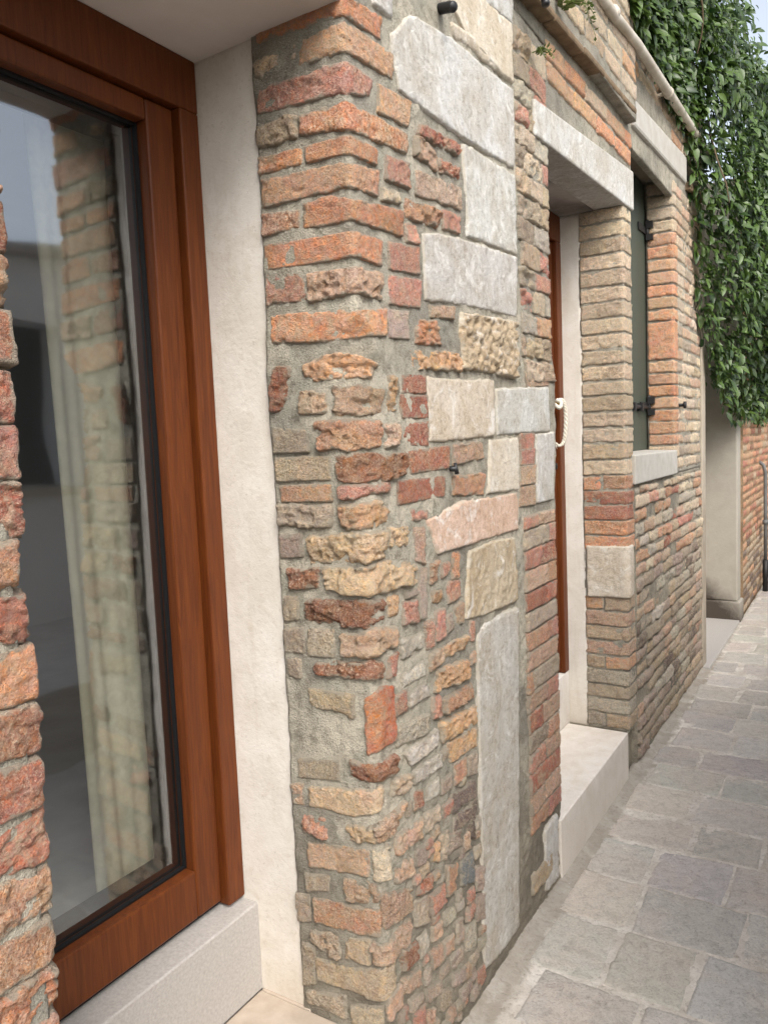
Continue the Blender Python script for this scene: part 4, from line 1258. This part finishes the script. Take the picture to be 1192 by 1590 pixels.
def conduit(base, d, L, label, r=.013):
    m = MB(); d = Vector(d).normalized(); n = int(L / .0045)
    pts = [Vector(base) + d * (L * i / n) + Vector((0, 0, -.10)) * (i / n) ** 2 * L for i in range(n + 1)]
    m.tube(pts, [r if i % 2 else r * .80 for i in range(n + 1)], 14)
    o = m.build('conduit', M['plastic'], None)
    return tag(o, label, 'conduit', 'black conduit ends sticking out of the wall')
conduit((-.03, 1.715, 2.512), (1, -.45, -.25), .085, 'black ribbed conduit end poking out beside the beige stone', .0125)
conduit((.075, 2.185, 2.80), (.12, -.05, -1), .10, 'black ribbed conduit end hanging down beside the ledge', .0125)

m = MB()
m.tube([(-.02, 1.68, 1.432), (.014, 1.678, 1.430)], [.006, .007], 10)
m.tube([(.010, 1.679, 1.445), (.015, 1.678, 1.418)], [.004, .006], 8)
tag(m.build('wall_plug', M['plastic'], None), 'small black plug stuck in the joint between two red bricks', 'plug')
m = MB()
m.tube([(-.03, 4.385, 1.637), (.035, 4.385, 1.637)], .009, 10)
m.tube([(.03, 4.385, 1.637), (.042, 4.385, 1.637)], .019, 12)
tag(m.build('shutter_stop', M['iron'], None), 'round black iron shutter stop on the bricks right of the shutter', 'shutter stop')

m = MB()
m.tube([(.05, 2.55, 3.005), (.05, 3.0, 3.03), (.05, 3.36, 3.068), (.05, 4.0, 3.09), (.05, 4.75, 3.113), (.05, 5.2, 3.12)], .021, 14)
pp = empty('water_pipe', (.05, 2.55, 3.0))
tag(pp, 'pale pipe running along the top of the brick wall under the creeper', 'pipe')
m.build('pipe_run', M['pipe'], pp)
for yy in (3.0, 3.95, 4.7):
    m = MB(); zc = float(np.interp(yy, [2.55, 3.36, 4.75], [3.005, 3.068, 3.113]))
    m.tube([(.05, yy, zc), (.05, yy + .025, zc + .001)], .025, 14); m.box(-.03, .05, yy + .004, yy + .02, zc - .006, zc + .006)
    m.build('pipe_clip', M['pipe'], pp)

# ==================================================================== weeds on the wall
def weed(base, n, size, label, droop, seed, leafw=.006):
    rnd = random.Random(seed)
    w = empty('wall_weed', base)
    tag(w, label, 'weed')
    st, lf = MB(), MB()
    for k in range(n):
        d = Vector((rnd.uniform(.15, .7), rnd.uniform(-.6, .6), rnd.uniform(-.2, 1))).normalized()
        L = size * rnd.uniform(.6, 1.1)
        pts = [Vector(base) + d * (L * t) + Vector((0, 0, -droop * L * t * t)) for t in (0, .25, .5, .75, 1)]
        st.tube(pts, [.0018, .0016, .0014, .0011, .0006], 5)
        for i in range(9):
            t = .15 + .85 * i / 8
            p = Vector(base) + d * (L * t) + Vector((0, 0, -droop * L * t * t))
            a = Vector((rnd.uniform(-1, 1), rnd.uniform(-1, 1), rnd.uniform(-.7, .5))).normalized()
            ll = size * rnd.uniform(.14, .26)
            s_ = a.cross(Vector((0, 0, 1))).normalized() * (leafw * rnd.uniform(.7, 1.3))
            nn = a.cross(s_).normalized() * .001
            q = p + a * ll * .5
            lf.raw([p, q + s_ + nn * 2, p + a * ll, q - s_ + nn * 2, q - nn], [(0, 4, 1), (4, 2, 1), (0, 3, 4), (4, 3, 2)])
    st.build('stem', M['weed'], w)
    lf.build('leaves', M['weed'], w)
weed((.02, 2.275, 2.62), 5, .075, 'small weed sprouting from the wall below the ledge', .9, 3, .004)
weed((.05, 2.43, 2.80), 5, .09, 'leafy weed growing on the left end of the ledge', .5, 5, .011)
weed((.02, 2.70, 2.955), 5, .08, 'drooping tuft of weed on the beige bricks below the pipe', 1.2, 8, .007)

# ==================================================================== NEIGHBOURING HOUSE
nb = empty('neighbouring_house', (0, 6.4, 0))
tag(nb, 'next house along the alley with a plastered doorway pillar and orange brick wall', 'house')
def nbox(name, mat, a, bev=.004, label=None):
    m = MB(); m.box(*a)
    o = m.build(name, mat, nb, bev)
    if label: tag(o, label)
    return o
nbox('plaster_edge', M['plaster'] if False else M['recess'], (-.45, .012, 5.048, 5.165, 0, 3.5), .006, 'narrow plastered edge where the two houses meet')
nbox('doorway_back', M['recess'], (-.45, -.25, 5.166, 6.43, 0, 3.3), .0)
def mat_stain():
    n = NT('stained_render')
    P = n.pos()
    f = n.noise(P, 9, 5, .65, .5)
    sep = n.n('ShaderNodeSeparateXYZ'); n.l(P, sep.inputs[0])
    zf = n.math('ADD', n.math('ADD', sep.outputs[2], n.math('MULTIPLY', f, .25)), n.math('MULTIPLY', sep.outputs[0], .9))
    c = n.mix(n.ramp(zf, [(.16, 0), (.34, 1)]), lin((74, 66, 58)), n.mix(f, lin((178, 172, 160)), lin((150, 144, 132))))
    n.base(c); n.rough(.92); n.bump(n.noise(P, 60, 5, .7), .6, .003)
    return n.m
M['stain'] = mat_stain()
pil = nbox('pillar', M['stain'], (-.45, .035, 6.43, 6.60, .16, 3.3), .012, 'grey plastered pillar beside the recessed doorway')
m = MB(); m.box(-.45, .055, 6.415, 6.62, -.02, .159)
m.build('plinth', M['stain'], pil, .012)
nbox('doorway_slab', M['sill'], (-.45, .05, 5.05, 6.414, -.02, .018), .006, 'flat stone slab at the recessed doorway')
nbox('masonry_core', M['core'], (-.45, .0, 6.61, 14, 0, 3.4))
rnd = random.Random(71)
Vs, Fs, off = [], [], 0
SN = flat_x(.05)
nm = mortar_sheet('brick_face', mat_mortar('orange_mortar', (170, 142, 112)), nb, SN, 6.605, 14, 0, 3.4, .05, .004, .06, 73)
acc = {}
for (t, b, r_) in courses(rnd, 6.61, 12, .03, 2.4, .065, .2, .26, .012, .003):
    cc = pick(rnd, {'bo': 2, 'or': 1, 'to': 2, 'rd': 1.5, 'tn': 2, 'br': 1})
    if r_ < 9: cc = pick(rnd, {'tn': 2, 'gt': 3, 'dk': 2, 'to': 1})
    V, F, S, Bk = piece('brick', None, None, SN, t, b, cc, 1, .006, .02, .03, mesh_only=True)
    acc.setdefault(cc, []).append((V, F, S))
for cc, L in acc.items():
    off = 0; VV = []; FF = []
    for V, F, S in L:
        VV.append(V); FF.append(F + off); FF.append(S + off); off += len(V)
    V = np.concatenate(VV)
    o = link_mesh('brick_courses', np_mesh('brick_courses', V, [np.concatenate(FF)]), M['brick'], nm, (0, 0, 0))
    o.color = col4(cc); o['kind'] = 'stuff'

dp = empty('downpipe', (.10, 7.75, 0))
tag(dp, 'thin grey drainpipe standing against the orange brick wall', 'drainpipe')
m = MB(); m.tube([(.10, 7.75, .28), (.10, 7.74, .7), (.10, 7.72, 1.10), (.085, 7.72, 1.16), (.05, 7.72, 1.19)], .015, 12); m.build('pipe_run', M['greypipe'], dp)
m = MB(); m.tube([(.10, 7.75, -.01), (.10, 7.75, .29)], .024, 12); m.build('pipe_foot', M['iron'], dp)
m = MB(); m.tube([(.10, 7.745, .62), (.10, 7.745, .66)], .025, 12); m.build('pipe_collar', M['greypipe'], dp)

# ==================================================================== CREEPER
iv = empty('creeper', (.1, 6.5, 1.6))
tag(iv, 'dark evergreen creeper spilling over the wall top and hanging above the doorway', 'creeper')
rnd = random.Random(83)
def leaf_geo(L, W, fold, curl):
    """a pointed leaf, folded along its midrib; base at origin, along +Y, face +Z"""
    st = [(0, 0), (.18, .62), (.42, 1.0), (.70, .72), (.88, .34)]
    v = [(0, 0, 0)]
    for t, w in st[1:]:
        z = -curl * L * t * t
        v += [(-W * w / 2, L * t, z + fold * W * w / 2), (0, L * t, z), (W * w / 2, L * t, z + fold * W * w / 2)]
    v.append((0, L, -curl * L))
    f = [(0, 2, 1), (0, 3, 2)]
    for i in range(3):
        a = 1 + i * 3
        f += [(a, a + 1, a + 4, a + 3), (a + 1, a + 2, a + 5, a + 4)]
    a = 10
    f += [(a, a + 1, 13), (a + 1, a + 2, 13)]
    return v, f
lv, lf_ = leaf_geo(1.0, .46, .35, .28)
leaf_me = bpy.data.meshes.new('leaf')
leaf_me.from_pydata(lv, [], lf_); leaf_me.polygons.foreach_set('use_smooth', [True] * len(lf_)); leaf_me.update()
leaf_me.materials.append(M['leaf'])
def ivy_top(y): return float(np.interp(y, [3.2, 3.8, 4.4, 5.0, 6.0, 7.0, 9.0, 12], [3.35, 3.9, 4.3, 4.45, 4.28, 4.12, 3.95, 3.9]))
def ivy_bot(y): return float(np.interp(y, [3.2, 4.0, 4.6, 4.85, 5.2, 6.0, 7.0, 9.0, 12], [3.26, 3.22, 3.15, 2.3, 1.85, 1.66, 1.60, 1.72, 1.8]))
def ivy_thk(y, z):
    t = .12 + .30 * np.clip((y - 4.4) / 1.4, 0, 1)
    b = ivy_bot(y)
    return float(t * (.35 + .65 * np.clip((z - b) / .5, 0, 1)))
leaves = []
lob = lambda y, z: .5 + .5 * float(fbm(np.array([y * 1.9]), np.array([z * 2.3]), 0.5, 91, 3)[0])
N = 0
while N < 36000:
    y_ = 3.3 + (10.0 - 3.3) * rnd.random() ** 1.35
    b, t = ivy_bot(y_) + rnd.uniform(-.10, .05), ivy_top(y_) + rnd.uniform(-.12, .10)
    z_ = rnd.uniform(b, t)
    l = lob(y_, z_)
    if rnd.random() > .16 + 1.9 * (l - .26): continue
    th = ivy_thk(y_, z_) * (.25 + 1.25 * l)
    x_ = -.02 + th * (1 - rnd.random() ** 2.2 * .75) + rnd.uniform(-.02, .03)
    if z_ > 3.6: x_ -= (z_ - 3.6) * rnd.uniform(0, .6)
    if z_ > np.interp(x_, [0, .1, .3, .45, .6], [4.6, 4.55, 3.85, 3.3, 2.9]) + .40 * l - .20 + rnd.uniform(-.10, .06): continue
    s_ = .032 + .058 * rnd.random() ** 1.3
    d = Vector((rnd.uniform(.0, .9), rnd.uniform(-.8, .6), rnd.uniform(-1.25, .15))).normalized()
    nrm = Vector((rnd.uniform(.3, 1), rnd.uniform(-.9, .3), rnd.uniform(.0, 1.0)))
    leaves.append((x_, y_, z_, s_, d, nrm))
    N += 1
# the leaves that show largest get objects of their own
camp = Vector((.85, 0, 1.5))
leaves.sort(key=lambda q: -(q[3] / (Vector(q[:3]) - camp).length) - (.004 * q[0]))
def leaf_matrix(q):
    x_, y_, z_, s_, d, nrm = q
    xa = d.cross(nrm).normalized(); za = xa.cross(d).normalized()
    return Matrix(((xa.x * s_, d.x * s_, za.x * s_, x_), (xa.y * s_, d.y * s_, za.y * s_, y_), (xa.z * s_, d.z * s_, za.z * s_, z_), (0, 0, 0, 1)))
ivo = Matrix.Translation(iv.location).inverted()
for q in leaves[:290]:
    o = bpy.data.objects.new('leaf', leaf_me); COL.objects.link(o); o.parent = iv
    o.matrix_local = ivo @ leaf_matrix(q)
LV = np.array(lv); nl = len(lv)
quads = np.array([f for f in lf_ if len(f) == 4]); tris = np.array([f for f in lf_ if len(f) == 3])
VV, Q, T = [], [], []
for i, q in enumerate(leaves[290:]):
    m_ = np.array(leaf_matrix(q))
    VV.append(LV @ m_[:3, :3].T + m_[:3, 3]); Q.append(quads + i * nl); T.append(tris + i * nl)
V = np.concatenate(VV) - np.array(iv.location)
fo = link_mesh('foliage', np_mesh('foliage', V, [np.concatenate(Q), np.concatenate(T)]), M['leaf'], iv, iv.location)
fo['kind'] = 'stuff'
for k in range(34):
    y_ = rnd.uniform(3.6, 9); z_ = rnd.uniform(2.9, ivy_top(y_) - .2)
    L = rnd.uniform(.5, 1.3)
    p = Vector((rnd.uniform(.03, .42), y_, z_)); pts = []
    v_ = Vector((.15, rnd.uniform(-.5, .5), -.6)).normalized()
    for i in range(9):
        pts.append(p.copy()); p = p + v_ * L / 9
        v_ = (v_ + Vector((rnd.uniform(-.3, .3), rnd.uniform(-.35, .35), -.12))).normalized()
        if p.x < .01: p.x = .01
    if pts[-1].z < ivy_bot(y_) or any(q.z > np.interp(q.x, [0, .1, .3, .45, .6], [4.3, 4.2, 3.4, 2.9, 2.4]) for q in pts): continue
    MBs = MB(); MBs.tube(pts, [.007 - .0005 * i for i in range(9)], 6); MBs.build('stem', M['stem'], iv)

# ==================================================================== OPPOSITE SIDE (seen in the glass)
opp = empty('garden_wall', (1.6, 2, 0))
tag(opp, 'pale rendered wall across the alley, mirrored in the window glass', 'wall')
m = MB()
X0, X1 = 1.50, 1.75
wy0, wy1, wz0, wz1 = 1.5, 2.40, 1.35, 2.14
m.box(X0, X1, .7, wy0, 0, 2.42); m.box(X0, X1, -4, .698, 0, .9); m.box(X0, X1, wy1, 3.3, 0, 2.42); m.box(X0, X1, 3.302, 13, 0, 1.5); m.box(X0, X1, wy0, wy1, 0, wz0); m.box(X0, X1, wy0, wy1, wz1, 2.42)  # unseen low end stretches, their heights shaped for the light on the paving
m.build('render_face', M['opp'], opp)
m = MB(); m.box(X0 - .03, X1, wy0 - .05, wy1 + .05, wz0 - .04, wz0 + .004); m.build('window_sill', M['whitestone'], opp, .004)
m = MB(); m.box(X0 + .20, X0 + .24, wy0, wy1, wz0 + .004, wz1); m.build('window_board', M['dark'], opp)
m = MB(); m.box(X0 - .04, X1 + .04, .66, 3.34, 2.421, 2.47); m.box(X0 - .04, X1 + .04, -4, .658, .901, .95); m.box(X0 - .04, X1 + .04, 3.342, 13, 1.501, 1.55); m.build('coping', M['sill'], opp, .008)
m = MB(); m.box(X0 - .018, X0 - .002, -4, 13, 0, .38); m.build('plinth', M['recess'], opp, .004)

# ==================================================================== small litter on the paving
m = MB(); rnd = random.Random(97)
for k in range(70):
    x_, y_ = rnd.uniform(.03, 1.0), 1.7 + 6 * rnd.random() ** 1.6
    s_ = rnd.uniform(.002, .006); a = rnd.uniform(0, 6.28)
    c_, d_ = math.cos(a) * s_, math.sin(a) * s_
    z_ = .006
    m.raw([(x_ - c_, y_ - d_, z_), (x_ + d_ * .6, y_ - c_ * .6, z_), (x_ + c_, y_ + d_, z_), (x_ - d_ * .6, y_ + c_ * .6, z_), (x_, y_, z_ + s_ * .7)],
          [(0, 1, 4), (1, 2, 4), (2, 3, 4), (3, 0, 4), (3, 2, 1, 0)])
lt = m.build('litter', M['step'], None)
tag(lt, 'pale crumbs of plaster scattered over the paving', None, None, 'stuff')
